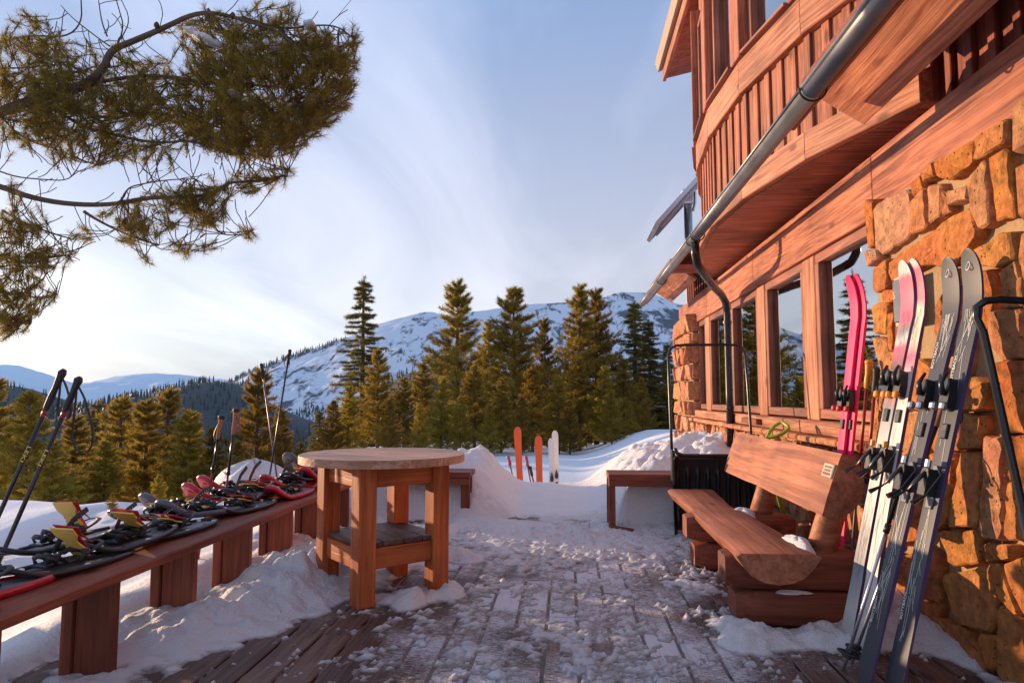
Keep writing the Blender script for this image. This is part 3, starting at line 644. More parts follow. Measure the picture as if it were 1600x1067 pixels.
def west(X):     # wall plane facing -X : local x = -Y, local y = Z, local z = -X
    return Matrix(((0, 0, -1, X), (-1, 0, 0, 0), (0, 1, 0, 0), (0, 0, 0, 1)))
def south(Y):    # wall plane facing -Y : local x = X, local y = Z
    return Matrix(((1, 0, 0, 0), (0, 0, -1, Y), (0, 1, 0, 0), (0, 0, 0, 1)))
rs = random.Random(21)
# near pier : stones set in mortar
Y0, Y1, ZT = 2.70, 4.13, 2.335
pier = part('stone_pier', MB().box(((XP+0.06+2.6)/2, (Y0+0.06+Y1-0.02)/2, (ZT-0.07-0.3)/2), (2.6-XP-0.06, Y1-Y0-0.08, ZT-0.07+0.3)), 'mortar', hut)
PX = [
 [(1341,319),(1362,317),(1364,381),(1342,392)], [(1366,321),(1416,293),(1415,368),(1375,396),(1366,385)], [(1419,286),(1436,274),(1440,295),(1424,306)],
 [(1418,319),(1441,291),(1445,355),(1419,364)], [(1444,292),(1464,290),(1465,336),(1447,347)], [(1440,271),(1458,254),(1459,276),(1442,285)],
 [(1461,254),(1520,218),(1520,257),(1480,281),(1461,273)], [(1522,213),(1566,187),(1568,222),(1523,251)], [(1475,300),(1509,290),(1510,310),(1480,321)],
 [(1466,300),(1474,306),(1480,328),(1468,336)], [(1512,281),(1540,253),(1542,345),(1527,358),(1513,322)], [(1543,249),(1569,230),(1578,338),(1550,342)],
 [(1386,407),(1482,340),(1510,328),(1524,364),(1485,417),(1445,411),(1389,443)], [(1507,400),(1568,362),(1578,404),(1553,418),(1508,412)],
 [(1338,398),(1369,390),(1370,404),(1344,419)], [(1361,420),(1382,404),(1382,449),(1364,456)], [(1362,477),(1383,473),(1383,520),(1364,521)],
 [(1377,454),(1411,449),(1410,467),(1379,474)], [(1396,474),(1414,472),(1417,545),(1400,546)], [(1385,490),(1393,490),(1395,546),(1386,546)],
 [(1462,486),(1479,449),(1495,460),(1496,500),(1480,557),(1464,520)], [(1471,426),(1497,420),(1499,443),(1471,441)], [(1557,422),(1584,408),(1590,478),(1560,482)],
 [(1387,551),(1414,549),(1412,580),(1397,582)], [(1364,529),(1384,532),(1398,592),(1377,609)], [(1374,614),(1402,606),(1404,640),(1376,642)],
 [(1488,510),(1512,505),(1502,587),(1490,587)], [(1546,487),(1590,484),(1594,556),(1562,563),(1546,531)], [(1510,425),(1550,424),(1552,480),(1540,530),(1514,500)],
 [(1405,585),(1440,560),(1470,590),(1460,640),(1410,640)], [(1475,592),(1520,590),(1545,600),(1530,640),(1478,640)], [(1548,567),(1598,563),(1604,675),(1556,676)],
 [(1341,627),(1370,622),(1374,654),(1368,706),(1345,706)], [(1325,712),(1374,712),(1370,766),(1338,822),(1318,800)], [(1378,650),(1398,655),(1396,715),(1378,712)],
 [(1402,648),(1440,646),(1445,705),(1402,712)], [(1448,646),(1495,646),(1494,702),(1450,704)], [(1503,646),(1530,652),(1530,699),(1500,701)],
 [(1498,708),(1530,705),(1525,822),(1484,822)], [(1534,687),(1563,683),(1561,842),(1529,840)], [(1569,683),(1606,680),(1612,752),(1570,750)],
 [(1567,757),(1612,758),(1620,845),(1567,842)], [(1464,830),(1528,828),(1522,878),(1482,882)], [(1533,848),(1573,851),(1571,874),(1535,878)],
 [(1520,887),(1557,882),(1590,965),(1548,925)], [(1471,900),(1512,889),(1552,930),(1544,989),(1493,972)], [(1452,962),(1498,980),(1527,1011),(1540,1046),(1510,1060),(1455,1004)],
 [(1556,945),(1596,972),(1606,1075),(1560,1072)], [(1529,993),(1552,993),(1554,1036),(1545,1050)], [(1428,938),(1466,944),(1450,990),(1424,980)],
 [(1442,851),(1461,872),(1466,940),(1438,932)], [(1402,718),(1446,714),(1440,846),(1400,850)], [(1450,712),(1492,710),(1478,818),(1448,830)],
 [(1372,770),(1398,724),(1396,850),(1368,870)], [(1340,830),(1366,800),(1362,880),(1342,884)], [(1370,878),(1434,862),(1430,930),(1372,936)], [(1560,882),(1612,868),(1622,955),(1594,960)],
 [(1345,710),(1366,712),(1360,722)]]
for poly in PX:
    q = []
    for px, py in poly:
        p = at_x(px, py, XP); q.append((-max(Y0-0.0, min(Y1-0.005, p.y)), max(0.0, p.z)))
    area = abs(sum(q[i][0]*q[(i+1) % len(q)][1]-q[(i+1) % len(q)][0]*q[i][1] for i in range(len(q))))/2
    if area < 0.0006: continue
    stone(q, rs.uniform(0.034, 0.054), west(XP+0.045), 'stone', pier, rs, 0.045, grow=0.013, tilt=0.06)
y = 1.78
for row in range(9):            # end face of the pier, in shade
    z0 = row*0.262; x = XP+0.02
    while x < 2.5:
        w = rs.uniform(0.22, 0.42); stone([(x, z0+0.01), (x+w, z0+0.015), (x+w-0.01, z0+0.25), (x+0.01, z0+0.245)], rs.uniform(0.03, 0.06), south(Y0+0.045), 'stone', pier, rs, 0.09); x += w+0.015
# low stone wall of upright slabs under the windows
base = part('stone_base', MB().box((1.98, 7.6, 0.27), (0.34, 7.05, 1.14)), 'mortar', hut)
z0 = -0.12
for row, hh in enumerate((0.34, 0.31, 0.30)):
    y = Y1+0.02
    while y < 9.9:
        w = rs.uniform(0.07, 0.17); y2 = min(y+w, 9.92); sl = rs.uniform(-0.03, 0.03)
        stone([(-y2, z0+0.01), (-y-0.012, z0+rs.uniform(0, .03)), (-y-0.012-sl, z0+hh-rs.uniform(0, .04)), (-y2-sl, z0+hh-0.01)], rs.uniform(0.03, 0.065), west(1.815), 'slab', base, rs, 0.12, tilt=0.16)
        y = y2+0.004
    z0 += hh
ycap = Y1+0.02                   # flat coping stones
while ycap < 9.9:
    w = rs.uniform(0.35, 0.6); mb = MB().box((0, 0, 0), (0.30, min(w, 9.92-ycap)-0.012, 0.045), ch=0.01)
    part('coping_stone', mb, 'slab', base, Matrix.Translation((1.87, ycap+w/2, 0.855+rs.uniform(-.004, .004)))); ycap += w
# far pier at the corner
fp = part('stone_pier', MB().box((2.2, 10.72, 1.05), (0.80, 1.46, 2.4)), 'mortar', hut)
z = -0.1
while z < 2.15:
    h = rs.uniform(0.16, 0.30); y = 9.96
    while y < 11.4:
        w = min(rs.uniform(0.14, 0.38), 11.46-y)
        stone([(-y-w, z+0.01), (-y-0.01, z), (-y-0.01, z+h-0.015), (-y-w, z+h-0.02)], rs.uniform(0.04, 0.08), west(1.80), 'slab', fp, rs, 0.12, tilt=0.2); y += w
    x = 1.78
    while x < 2.4:
        w = rs.uniform(0.18, 0.3); stone([(x, z+0.01), (x+w-.01, z), (x+w-.01, z+h-.015), (x, z+h-.02)], 0.05, south(9.99), 'slab', fp, rs, 0.2); x += w
    z += h
# plaque between the stones
pq = at_x(1416, 470, XP)
part('number_plaque', MB().box((XP-0.035, pq.y-0.02, pq.z), (0.02, 0.13, 0.22), ch=0.004), 'grey_plastic', pier)
part('plaque_frame', MB().box((XP-0.02, pq.y-0.02, pq.z), (0.015, 0.17, 0.26), ch=0.004), 'plaque', pier)
PLQ = (XP-0.0455, pq.y+0.03, pq.z+0.03)

# windows
POSTS = [5.42, 6.74, 8.10, 9.30]
edges = [(Y1+0.0, 5.42-0.13), (5.55, 6.61), (6.87, 7.97), (8.23, 9.17), (9.43, 9.98)]
def window(y0, y1, zb, zt, X, parent, mat='frame', tf=None, fw=0.055):
    """frame of four bars with one pane; tf optional 4x4 from a canonical -X facing wall"""
    tf = tf or Matrix.Identity(4)
    w = link('window', None, None, parent, tf @ Matrix.Translation((X, (y0+y1)/2, zb)))
    def bar(p0, p1, wd, t): board('frame', tf @ Vector(p0), tf @ Vector(p1), wd, t, mat, w, up=(tf.to_3x3() @ Vector((1, 0, 0))))
    bar((X-0.01, y0, zb+fw/2), (X-0.01, y1, zb+fw/2), fw, 0.07); bar((X-0.01, y0, zt-fw/2), (X-0.01, y1, zt-fw/2), fw, 0.07)
    bar((X-0.013, y0+fw/2, zb+fw), (X-0.013, y0+fw/2, zt-fw), fw, 0.07); bar((X-0.013, y1-fw/2, zb+fw), (X-0.013, y1-fw/2, zt-fw), fw, 0.07)
    mb = MB().box((0, 0, 0), (0.012, y1-y0-2*fw+0.02, zt-zb-2*fw+0.02))
    part('pane', mb, 'glass', w, tf @ Matrix.Translation((X+0.01, (y0+y1)/2, (zb+zt)/2)))
    return w
for a, b_ in edges: window(a, b_, 1.0, 2.235, 1.925, hut, fw=0.07)
for y in POSTS:
    board('window_post', (1.945, y, 0.985), (1.945, y, 2.235), 0.26, 0.15, 'cedar_pale', hut, up=(1, 0, 0), ch=0.008)
for y0, y1 in ((Y1+0.01, 6.74), (6.745, 9.97)):
    board('window_sill', (1.90, y0, 0.935), (1.90, y1, 0.935), 0.20, 0.10, 'cedar_pale', hut, up=(0, 0, 1), ch=0.008)
yj = [1.2, 4.22, 6.9, 9.2, 11.45]
for a, b_ in zip(yj[:-1], yj[1:]):
    board('header_beam', (1.92, a, 2.43), (1.92, b_-0.004, 2.43), 0.385, 0.14, 'cedar', hut, up=(1, 0, 0), ch=0.006)
# room behind the glass, upper body of the hut
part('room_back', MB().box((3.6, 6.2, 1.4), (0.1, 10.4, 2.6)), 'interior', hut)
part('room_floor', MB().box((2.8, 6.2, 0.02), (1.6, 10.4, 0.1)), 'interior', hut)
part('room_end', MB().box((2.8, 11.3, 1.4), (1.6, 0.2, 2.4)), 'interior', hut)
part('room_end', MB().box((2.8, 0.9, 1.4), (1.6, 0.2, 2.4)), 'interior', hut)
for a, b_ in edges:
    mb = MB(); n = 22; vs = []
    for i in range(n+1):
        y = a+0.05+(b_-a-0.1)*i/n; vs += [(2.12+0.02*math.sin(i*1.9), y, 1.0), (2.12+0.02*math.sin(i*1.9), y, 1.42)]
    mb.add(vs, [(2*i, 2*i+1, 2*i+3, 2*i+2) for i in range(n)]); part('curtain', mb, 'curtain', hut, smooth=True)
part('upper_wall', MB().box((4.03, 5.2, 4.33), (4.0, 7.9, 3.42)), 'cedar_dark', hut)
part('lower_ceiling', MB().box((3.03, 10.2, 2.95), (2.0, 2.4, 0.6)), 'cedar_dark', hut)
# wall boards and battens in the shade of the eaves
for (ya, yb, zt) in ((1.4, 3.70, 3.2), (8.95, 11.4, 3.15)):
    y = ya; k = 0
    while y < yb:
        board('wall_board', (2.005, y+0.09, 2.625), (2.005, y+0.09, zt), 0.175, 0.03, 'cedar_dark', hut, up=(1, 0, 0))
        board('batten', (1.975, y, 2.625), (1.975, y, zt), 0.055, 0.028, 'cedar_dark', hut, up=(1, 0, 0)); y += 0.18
# eaves: gutter, soffit boards, roof skirt
XG, ZG = 1.20, 2.655
def half_pipe(y0, y1, r=0.051, n=12):
    mb = MB(); ring = [(r*math.cos(math.pi+math.pi*j/n), r*math.sin(math.pi+math.pi*j/n)) for j in range(n+1)]
    inner = [(x_*0.93, z_*0.93) for x_, z_ in ring[::-1]]; sec = ring+inner; k = len(sec)
    vs = [(XG+x_, y, ZG+z_) for y in (y0, y1) for x_, z_ in sec]
    mb.add(vs, [(i, (i+1) % k, k+(i+1) % k, k+i) for i in range(k)]+[tuple(range(k)), tuple(range(2*k-1, k-1, -1))])
    mb.tube([(XG-r, y0, ZG+0.003), (XG-r, y1, ZG+0.003)], 0.010, 8)
    return mb
gut = part('gutter', half_pipe(1.3, 3.32), 'gutter', hut, smooth=True)
for a, b_ in ((3.325, 6.36), (6.365, 8.7), (8.705, 10.95)): part('gutter_length', half_pipe(a, b_), 'gutter', gut, smooth=True)
for y in (3.32, 6.30, 6.52, 8.70):
    mb = MB().tube([(XG+0.066*math.cos(math.pi+math.pi*j/10), y, ZG+0.066*math.sin(math.pi+math.pi*j/10)) for j in range(11)], 0.006, 6); part('gutter_bracket', mb, 'black_metal', gut)
# downpipe : black, swan neck to the wall
dp = [(XG, 6.42, ZG-0.05), (XG, 6.42, ZG-0.16), (XG+0.03, 6.48, ZG-0.25), (XG+0.12, 6.66, ZG-0.31), (1.55, 7.25, 2.30), (1.66, 7.47, 2.27), (1.735, 7.60, 2.20), (1.76, 7.64, 2.08), (1.76, 7.64, 1.2), (1.76, 7.64, 0.35)]
dsp = part('downpipe', MB().tube(dp, 0.040, 12), 'black_metal', hut, smooth=True)
for z in (1.05, 1.98): part('pipe_clip', MB().tube([(1.76, 7.64, z-.015), (1.76, 7.64, z+.015)], 0.047, 12), 'black_plastic', dsp)
for (ya, yb) in ((1.3, 3.84), (8.85, 10.95)):
    board('soffit_board', (1.535, ya, 2.765), (1.535, yb, 2.765), 0.31, 0.03, 'cedar_pale', hut, up=(-0.17, 0, -0.25))
    board('fascia_board', (1.272, ya, 2.70), (1.272, yb, 2.70), 0.11, 0.022, 'cedar', hut, up=(1, 0, 0))
    s = MB().prism([(1.33, 2.90), (1.985, 3.20), (1.985, 3.24), (1.33, 2.94)], yb-ya, Matrix(((1, 0, 0, 0), (0, 0, 1, ya), (0, 1, 0, 0), (0, 0, 0, 1))))
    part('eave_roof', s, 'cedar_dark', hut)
part('rafter_end', MB().box((1.62, 8.80, 2.80), (0.60, 0.09, 0.10)), 'frame', hut)
# curved bay of the upper floor
RB, CXB, CYB = 6.66, 8.01, 6.35
def bay(y, off=0.0): return CXB-math.sqrt((RB+off)**2-(y-CYB)**2)
NS = 6; half = 2.66; an = [math.asin(-half/RB)+2*math.asin(half/RB)*k/NS for k in range(NS+1)]
def bp(k, r=0.0, z=0.0): return Vector((CXB-(RB+r)*math.cos(an[k]), CYB+(RB+r)*math.sin(an[k]), z))
def arc_pts(r): return [(bp(k, r).x, bp(k, r).y) for k in range(NS+1)]
inner = [(2.03, CYB+half), (2.03, CYB-half)]
def slab(name, r, z0, z1, mat, par):
    poly = arc_pts(r)+inner; n = len(poly); vs = [(x_, y_, z0) for x_, y_ in poly]+[(x_, y_, z1) for x_, y_ in poly]
    return part(name, MB().add(vs, [tuple(range(n)), tuple(range(2*n-1, n-1, -1))]+[(i, n+i, n+(i+1) % n, (i+1) % n) for i in range(n)]), mat, par)
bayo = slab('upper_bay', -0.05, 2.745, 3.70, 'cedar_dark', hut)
slab('bay_soffit', -0.03, 2.715, 2.743, 'cedar', bayo)
for k in range(NS):
    a, b_ = bp(k), bp(k+1); nrm = Vector((-(b_-a).y, (b_-a).x, 0)).normalized()
    if nrm.x > 0: nrm = -nrm
    d = (b_-a).normalized()
    zo = Vector((0, 0, 1))
    board('lower_band', a-nrm*0.02+zo*2.815-d*0.004, b_-nrm*0.02+zo*2.815+d*0.004, 0.19, 0.09, 'cedar_pale', bayo, up=nrm, ch=0.006)
    board('upper_band', a-nrm*0.02+zo*3.715-d*0.004, b_-nrm*0.02+zo*3.715+d*0.004, 0.27, 0.09, 'cedar_pale', bayo, up=nrm, ch=0.006)
    L_ = (b_-a).length; nb = 5
    for j in range(nb):
        p = a+d*(L_*(j+0.5)/nb)-nrm*0.045
        board('wall_board', p+zo*2.905, p+zo*3.585, L_/nb-0.008, 0.022, 'cedar', bayo, up=nrm)
        p = a+d*(L_*j/nb)-nrm*0.026
        board('batten', p+zo*2.908, p+zo*3.582, 0.075, 0.018, 'cedar', bayo, up=nrm)
    # windows above the band
    ang = math.atan2(d.x, d.y)
    tf = Matrix.Translation(a+zo*0) @ Matrix.Rotation(-ang, 4, 'Z')
    window(0.13, L_-0.13, 3.88, 5.12, 0.05, bayo, tf=tf)
    board('bay_post', a+zo*3.855, a+zo*5.3, 0.22, 0.10, 'cedar', bayo, up=nrm, ch=0.006)
    board('sill_strip', a+nrm*0.01+zo*3.868+d*0.12, b_+nrm*0.01+zo*3.868-d*0.12, 0.12, 0.025, 'frame', bayo, up=(0, 0, 1))
a = bp(NS); board('bay_post', a+Vector((0, 0, 3.855)), a+Vector((0, 0, 5.3)), 0.22, 0.10, 'cedar', bayo, up=(1, 0, 0), ch=0.006)
slab('bay_head', -0.04, 5.13, 5.75, 'cedar', bayo)
# upper eave above the bay
def eave(name, pts, y0, y1, mat, par):
    return part(name, MB().prism(pts, y1-y0, Matrix(((1, 0, 0, 0), (0, 0, 1, y0), (0, 1, 0, 0), (0, 0, 0, 1)))), mat, par)
e0, e1 = at_y(1036, 124, 9.2), at_y(1092, 108, 9.2)
ue = eave('upper_eave', [(e0.x+0.05, e0.z+0.01), (2.05, e0.z+0.16), (2.05, e0.z+0.20), (e0.x+0.05, e0.z+0.06)], 2.0, 9.2, 'cedar', hut)
board('fascia_board', (e0.x+0.02, 2.0, e0.z+0.08), (e0.x+0.02, 9.23, e0.z+0.08), 0.20, 0.045, 'cedar_pale', ue, up=(1, 0, 0))
board('roof_edge', (e0.x-0.05, 2.0, e0.z+0.20), (e0.x-0.05, 9.26, e0.z+0.20), 0.13, 0.06, 'roof', ue, up=(1, 0, 0.3))
eave('roof_slope', [(e0.x-0.09, e0.z+0.24), (2.2, e0.z+0.60), (2.2, e0.z+0.68), (e0.x-0.09, e0.z+0.30)], 2.0, 9.3, 'roof', ue)
# small dark shelf bracket and meter under the far windows
part('wall_bracket', MB().box((1.80, 6.85, 0.93), (0.10, 0.55, 0.05), ch=0.006), 'bench', hut)

# ------------------------------------------------------------------ solar panel on its mast, behind the hut
sp = thing('solar_panel', 'tilted dark solar panel on a grey mast behind the hut roof', 'solar panel', (2.55, 14.0, -1.0))
Ys = 14.0
t0 = at_y(1020, 362, Ys); t1 = at_y(1097, 276, Ys); mc = at_y(1066, 325, Ys)
part('mast', MB().tube([(at_y(1076, 300, Ys).x, Ys+0.1, -1.2), (at_y(1076, 300, Ys).x, Ys+0.1, at_y(1076, 312, Ys).z)], 0.085, 12), 'alu', sp, smooth=True)
d = (t1-t0); pm = frame_m((t0+t1)/2, d, (-d.z, 0, d.x))
pn = part('panel', MB().box((0, 0.0, 0), (d.length, 1.5, 0.05), ch=0.006), 'solar', sp, pm)
part('panel_frame', MB().box((0, -0.77, -0.01), (d.length+.04, 0.04, 0.08)).box((0, 0.77, -0.01), (d.length+.04, 0.04, 0.08)).box((-d.length/2, 0, -0.01), (0.04, 1.5, 0.08)).box((d.length/2, 0, -0.01), (0.04, 1.5, 0.08)), 'alu', pn, pm)
for yy in (-0.4, 0.4): part('rail', MB().box((-0.1, yy, -0.07), (d.length*0.75, 0.05, 0.07)), 'alu', pn, pm)
part('head_bracket', MB().box((at_y(1076, 300, Ys).x, Ys+0.1, at_y(1076, 306, Ys).z), (0.26, 0.24, 0.30), ch=0.03).tube([(at_y(1083, 322, Ys).x, Ys, at_y(1083, 330, Ys).z), (at_y(1086, 318, Ys).x, Ys, at_y(1086, 318, Ys).z), (at_y(1086, 300, Ys).x, Ys, at_y(1086, 300, Ys).z)], 0.03, 8), 'alu', sp)

# ------------------------------------------------------------------ round table
TC = Vector((-1.13, 4.15, 0)); TZ, TR = 0.813, 0.498
tb = thing('round_table', 'round wooden table with four square posts and a lower shelf', 'table', TC)
def disc_planks():
    n = 6; w = 2*TR/n
    for i in range(n):
        a, b_ = -TR+i*w+0.0015, -TR+(i+1)*w-0.0015; pts = []
        k = 10
        for j in range(k+1):
            v = a+(b_-a)*j/k; pts.append((math.sqrt(max(TR*TR-v*v, 0.0004)), v))
        for j in range(k, -1, -1):
            v = a+(b_-a)*j/k; pts.append((-math.sqrt(max(TR*TR-v*v, 0.0004)), v))
        yield pts
top_m = Matrix.Translation(TC+Vector((0, 0, TZ-0.046))) @ Matrix.Rotation(R(-12), 4, 'Z')
for pts in disc_planks(): part('top_plank', MB().prism(pts, 0.046), 'tabletop', tb, top_m)
leg_r = 0.34; LW = 0.108; ca = [R(-92), R(-2), R(88), R(178)]
lp = [TC+Vector((leg_r*math.cos(a), leg_r*math.sin(a), 0)) for a in ca]
for i, p in enumerate(lp):
    a = R(-92)+R(45)
    board('leg', p+Vector((0, 0, 0.0)), p+Vector((0, 0, TZ-0.046)), LW, LW, 'table', tb, up=(math.cos(a), math.sin(a), 0), ch=0.006)
for i in range(4):
    a, b_ = lp[i], lp[(i+1) % 4]; d = (b_-a).normalized(); n_ = Vector((-d.y, d.x, 0)); n_ = n_ if n_.dot(TC-a) > 0 else -n_
    o1 = d*(LW/2); z = Vector((0, 0, 1))
    board('apron', a+o1+z*0.705-n_*0.01, b_-o1+z*0.705-n_*0.01, 0.115, 0.036, 'table', tb, up=n_)
    board('shelf_rail', a+o1+z*0.255-n_*0.015, b_-o1+z*0.255-n_*0.015, 0.115, 0.036, 'table', tb, up=n_)
sm = Matrix.Translation(TC+Vector((0, 0, 0.33))) @ Matrix.Rotation(R(-92)+R(45), 4, 'Z')
for i in range(4):
    mb = MB().box((0, 0, 0), (0.53, 0.125, 0.03), ch=0.004); part('shelf_plank', mb, 'plank', tb, sm @ Matrix.Translation((0, -0.195+i*0.13, 0)))

# ------------------------------------------------------------------ long plank bench at the deck edge, short ones at its far end
def leg_pair(root, x0, x1, y, zt):
    board('leg', (x1-0.0825, y, 0.0), (x1-0.0825, y, zt), 0.165, 0.045, 'bench', root, up=(0, 1, 0))
    board('leg_cleat', (x0+0.026, y-0.012, 0.0), (x0+0.026, y-0.012, zt), 0.05, 0.05, 'bench', root, up=(0, 1, 0))
lb = thing('plank_bench', 'long low red plank bench along the left edge of the deck', 'bench', (-2.02, 4.2, 0))
board('seat_plank', (-1.945, 1.7, 0.408), (-1.945, 6.5, 0.408), 0.17, 0.045, 'bench', lb, ch=0.008)
board('seat_plank', (-2.125, 1.7, 0.407), (-2.125, 6.5, 0.407), 0.17, 0.045, 'bench', lb, ch=0.008)
for k in range(7): leg_pair(lb, -2.11, -1.89, 2.80+0.611*(k-1) if k else 2.19, 0.385)
b2 = thing('plank_bench', 'short red plank bench behind the round table at the left snow bank', 'bench', (-1.4, 6.65, 0))
p = at_y(736, 741, 6.55)
board('seat_plank', (-1.80, 6.57, p.z), (p.x, 6.57, p.z), 0.17, 0.05, 'bench', b2); board('seat_plank', (-1.80, 6.76, p.z), (p.x, 6.76, p.z), 0.17, 0.05, 'bench', b2)
board('leg', (p.x-0.06, 6.60, -0.02), (p.x-0.06, 6.60, p.z-0.026), 0.085, 0.045, 'bench', b2, up=(0, 1, 0)); board('leg', (p.x-0.06, 6.75, -0.02), (p.x-0.06, 6.75, p.z-0.026), 0.085, 0.045, 'bench', b2, up=(0, 1, 0))
board('apron', (-1.80, 6.52, p.z-0.06), (p.x-0.01, 6.52, p.z-0.06), 0.07, 0.03, 'bench', b2, up=(0, 1, 0))
b3 = thing('plank_bench', 'short red plank bench half buried by the right snow bank', 'bench', (0.8, 6.25, 0))
p = at_y(950, 742, 6.2)
board('seat_plank', (p.x, 6.22, p.z-0.01), (1.55, 6.22, p.z-0.01), 0.18, 0.05, 'bench', b3); board('seat_plank', (p.x, 6.41, p.z-0.01), (1.55, 6.41, p.z-0.01), 0.18, 0.05, 'bench', b3)
board('leg', (p.x+0.03, 6.17, 0.0), (p.x+0.03, 6.17, p.z-0.036), 0.06, 0.06, 'bench', b3, up=(0, 1, 0)); board('leg', (p.x+0.03, 6.42, 0.0), (p.x+0.03, 6.42, p.z-0.036), 0.06, 0.06, 'bench', b3, up=(0, 1, 0))
board('foot_rail', (p.x+0.02, 6.12, 0.03), (p.x+0.2, 6.02, 0.02), 0.05, 0.03, 'bench', b3)
board('apron', (p.x+0.005, 6.13, p.z-0.06), (1.5, 6.13, p.z-0.06), 0.06, 0.03, 'bench', b3, up=(0, 1, 0))

# ------------------------------------------------------------------ log seat
lg = thing('log_bench', 'split log bench with half round backrest by the stone wall', 'bench', (1.15, 4.5, 0))
def log_loft(n, L_, sec, wob, seed):
    """loft along local X; sec(u) -> list of (y, z)"""
    vs = []; k = None; r_ = random.Random(seed); ph = [r_.uniform(0, 6) for _ in range(6)]
    for i in range(n+1):
        u = i/n; x_ = L_*u; w = wob*(math.sin(u*5+ph[0])+0.6*math.sin(u*11+ph[1])+0.3*math.sin(u*23+ph[2])); s = sec(u, w); k = len(s)
        vs += [(x_, y_+0*w, z_) for y_, z_ in s]
    fs = [(i*k+j, i*k+(j+1) % k, (i+1)*k+(j+1) % k, (i+1)*k+j) for i in range(n) for j in range(k)]
    fs += [tuple(range(k))[::-1], tuple(n*k+j for j in range(k))]
    me = MB().add(vs, fs)
    return me
def seat_sec(u, w):
    h = 0.165+w*0.4; s = [(-h-0.012-w, -0.012), (-h-w+0.012, 0.0), (-h*0.3, 0.002), (h*0.3, 0.001), (h-0.012+w*0.7, 0.0), (h+0.012+w*0.7, -0.015)]
    for j in range(1, 8):
        a = math.pi*j/8; s.append((h*math.cos(a)*(1.02), -0.02-0.125*math.sin(a)))
    return s
mb = log_loft(30, 2.36, seat_sec, 0.016, 3)
so = part('seat', mb, 'log', lg, frame_m((1.005, 3.45, 0.402), (0, 1, 0), (0, 0, 1)), smooth=True); so.data.set_sharp_from_angle(angle=R(40))
def back_sec(u, w):
    h = 0.17-0.012*u; s = [(-h-w*0.6, 0.0), (-h*0.4, 0.004), (h*0.4, 0.004), (h+w*0.5, 0.0)]
    for j in range(1, 9):
        a = math.pi*j/9; s.append((h*1.03*math.cos(a), -0.155*math.sin(a)))
    return s
mb = log_loft(26, 2.15, back_sec, 0.010, 5)
# flat face looks to -X, leaning back
bm = Matrix.Translation((1.315, 3.58, 0.72)) @ Matrix(((0, -0.33, -0.944, 0), (1, 0, 0, 0), (0, -0.944, 0.33, 0), (0, 0, 0, 1)))
bo = part('backrest', mb, 'log', lg, bm, smooth=True); bo.data.set_sharp_from_angle(angle=R(40))
bp2 = bm @ Matrix.Translation((0.075, -0.062, 0.008))
pl = part('plaque', MB().box((0, 0, 0), (0.135, 0.075, 0.012), ch=0.003), 'plaque', bo, bp2)
for k, (w, hh) in enumerate(((0.09, 0.010), (0.07, 0.007), (0.08, 0.007))): part('engraved_line', MB().box((0, 0.018-k*0.018, 0.007), (w, hh, 0.002)), 'frame', pl, bp2)
for yb in (3.64, 4.78):
    for lvl, (x0, x1, z0, z1) in enumerate(((0.85, 1.60, 0.0, 0.178), (0.80, 1.52, 0.181, 0.365))):
        def bsec(u, w, z0=z0, z1=z1):
            h = 0.115; e = 1-0.25*max(0, (abs(u-0.5)-0.40)/0.1)**2; zc = (z0+z1)/2; q = []
            for j in range(14):
                a = 2*math.pi*j/14; cx_, sz_ = math.cos(a), math.sin(a)
                q.append((h*e*math.copysign(abs(cx_)**0.28, cx_)+w*0.3, (z1-z0)/2*math.copysign(abs(sz_)**0.22, sz_)*e))
            return q
        mb = log_loft(8, x1-x0, bsec, 0.006, int(yb*10)+lvl)
        o = part('base_log', mb, 'bench', lg, frame_m((x0, yb+0.11, (z0+z1)/2), (1, 0, 0), (0, 0, 1)), smooth=True); o.data.set_sharp_from_angle(angle=R(45))
    part('back_post', MB().tube([(1.30, yb+0.13, 0.30), (1.36, yb+0.13, 0.50), (1.42, yb+0.13, 0.68)], [0.075, 0.07, 0.066], 14), 'log', lg, smooth=True)
# snow left on the seat
def snow_lump(name, label, c, r, seed, group=None, cat='snow'):
    n, m_ = 18, 9; vs = []; fs = []; rr = random.Random(seed); ph = [rr.uniform(0, 6) for _ in range(8)]
    for i in range(m_+1):
        th = (math.pi/2)*i/m_
        for j in range(n):
            a = 2*math.pi*j/n; k = 1+0.16*math.sin(3*a+ph[0])+0.10*math.sin(5*a+ph[1]+th*3)+0.07*math.sin(9*a+ph[2])+rr.uniform(-.05, .05)
            vs.append((r[0]*math.cos(a)*math.cos(th)*k, r[1]*math.sin(a)*math.cos(th)*k, r[2]*math.sin(th)*(1+0.12*math.sin(4*a+ph[3]))))
    for i in range(m_):
        for j in range(n): fs.append((i*n+j, i*n+(j+1) % n, (i+1)*n+(j+1) % n, (i+1)*n+j))
    fs.append(tuple(range(n))[::-1])
    return tag(part(name, MB().add(vs, fs), 'snow', None, Matrix.Translation(c), smooth=True), label, cat, group)
snow_lump('snow_clump', 'lump of snow on the near edge of the log seat', (1.19, 3.74, 0.372), (0.06, 0.20, 0.055), 1)
snow_lump('snow_clump', 'small snow lump at the foot of the far backrest post', (1.17, 4.80, 0.36), (0.09, 0.12, 0.05), 2)
snow_lump('snow_clump', 'thin snow lying between the two near base logs', (1.12, 3.625, 0.174), (0.09, 0.03, 0.016), 3)
snow_lump('snow_mound', 'rounded mound of snow behind the long bench and the red poles', (-3.05, 6.5, 0.10), (0.42, 0.45, 0.42), 4)

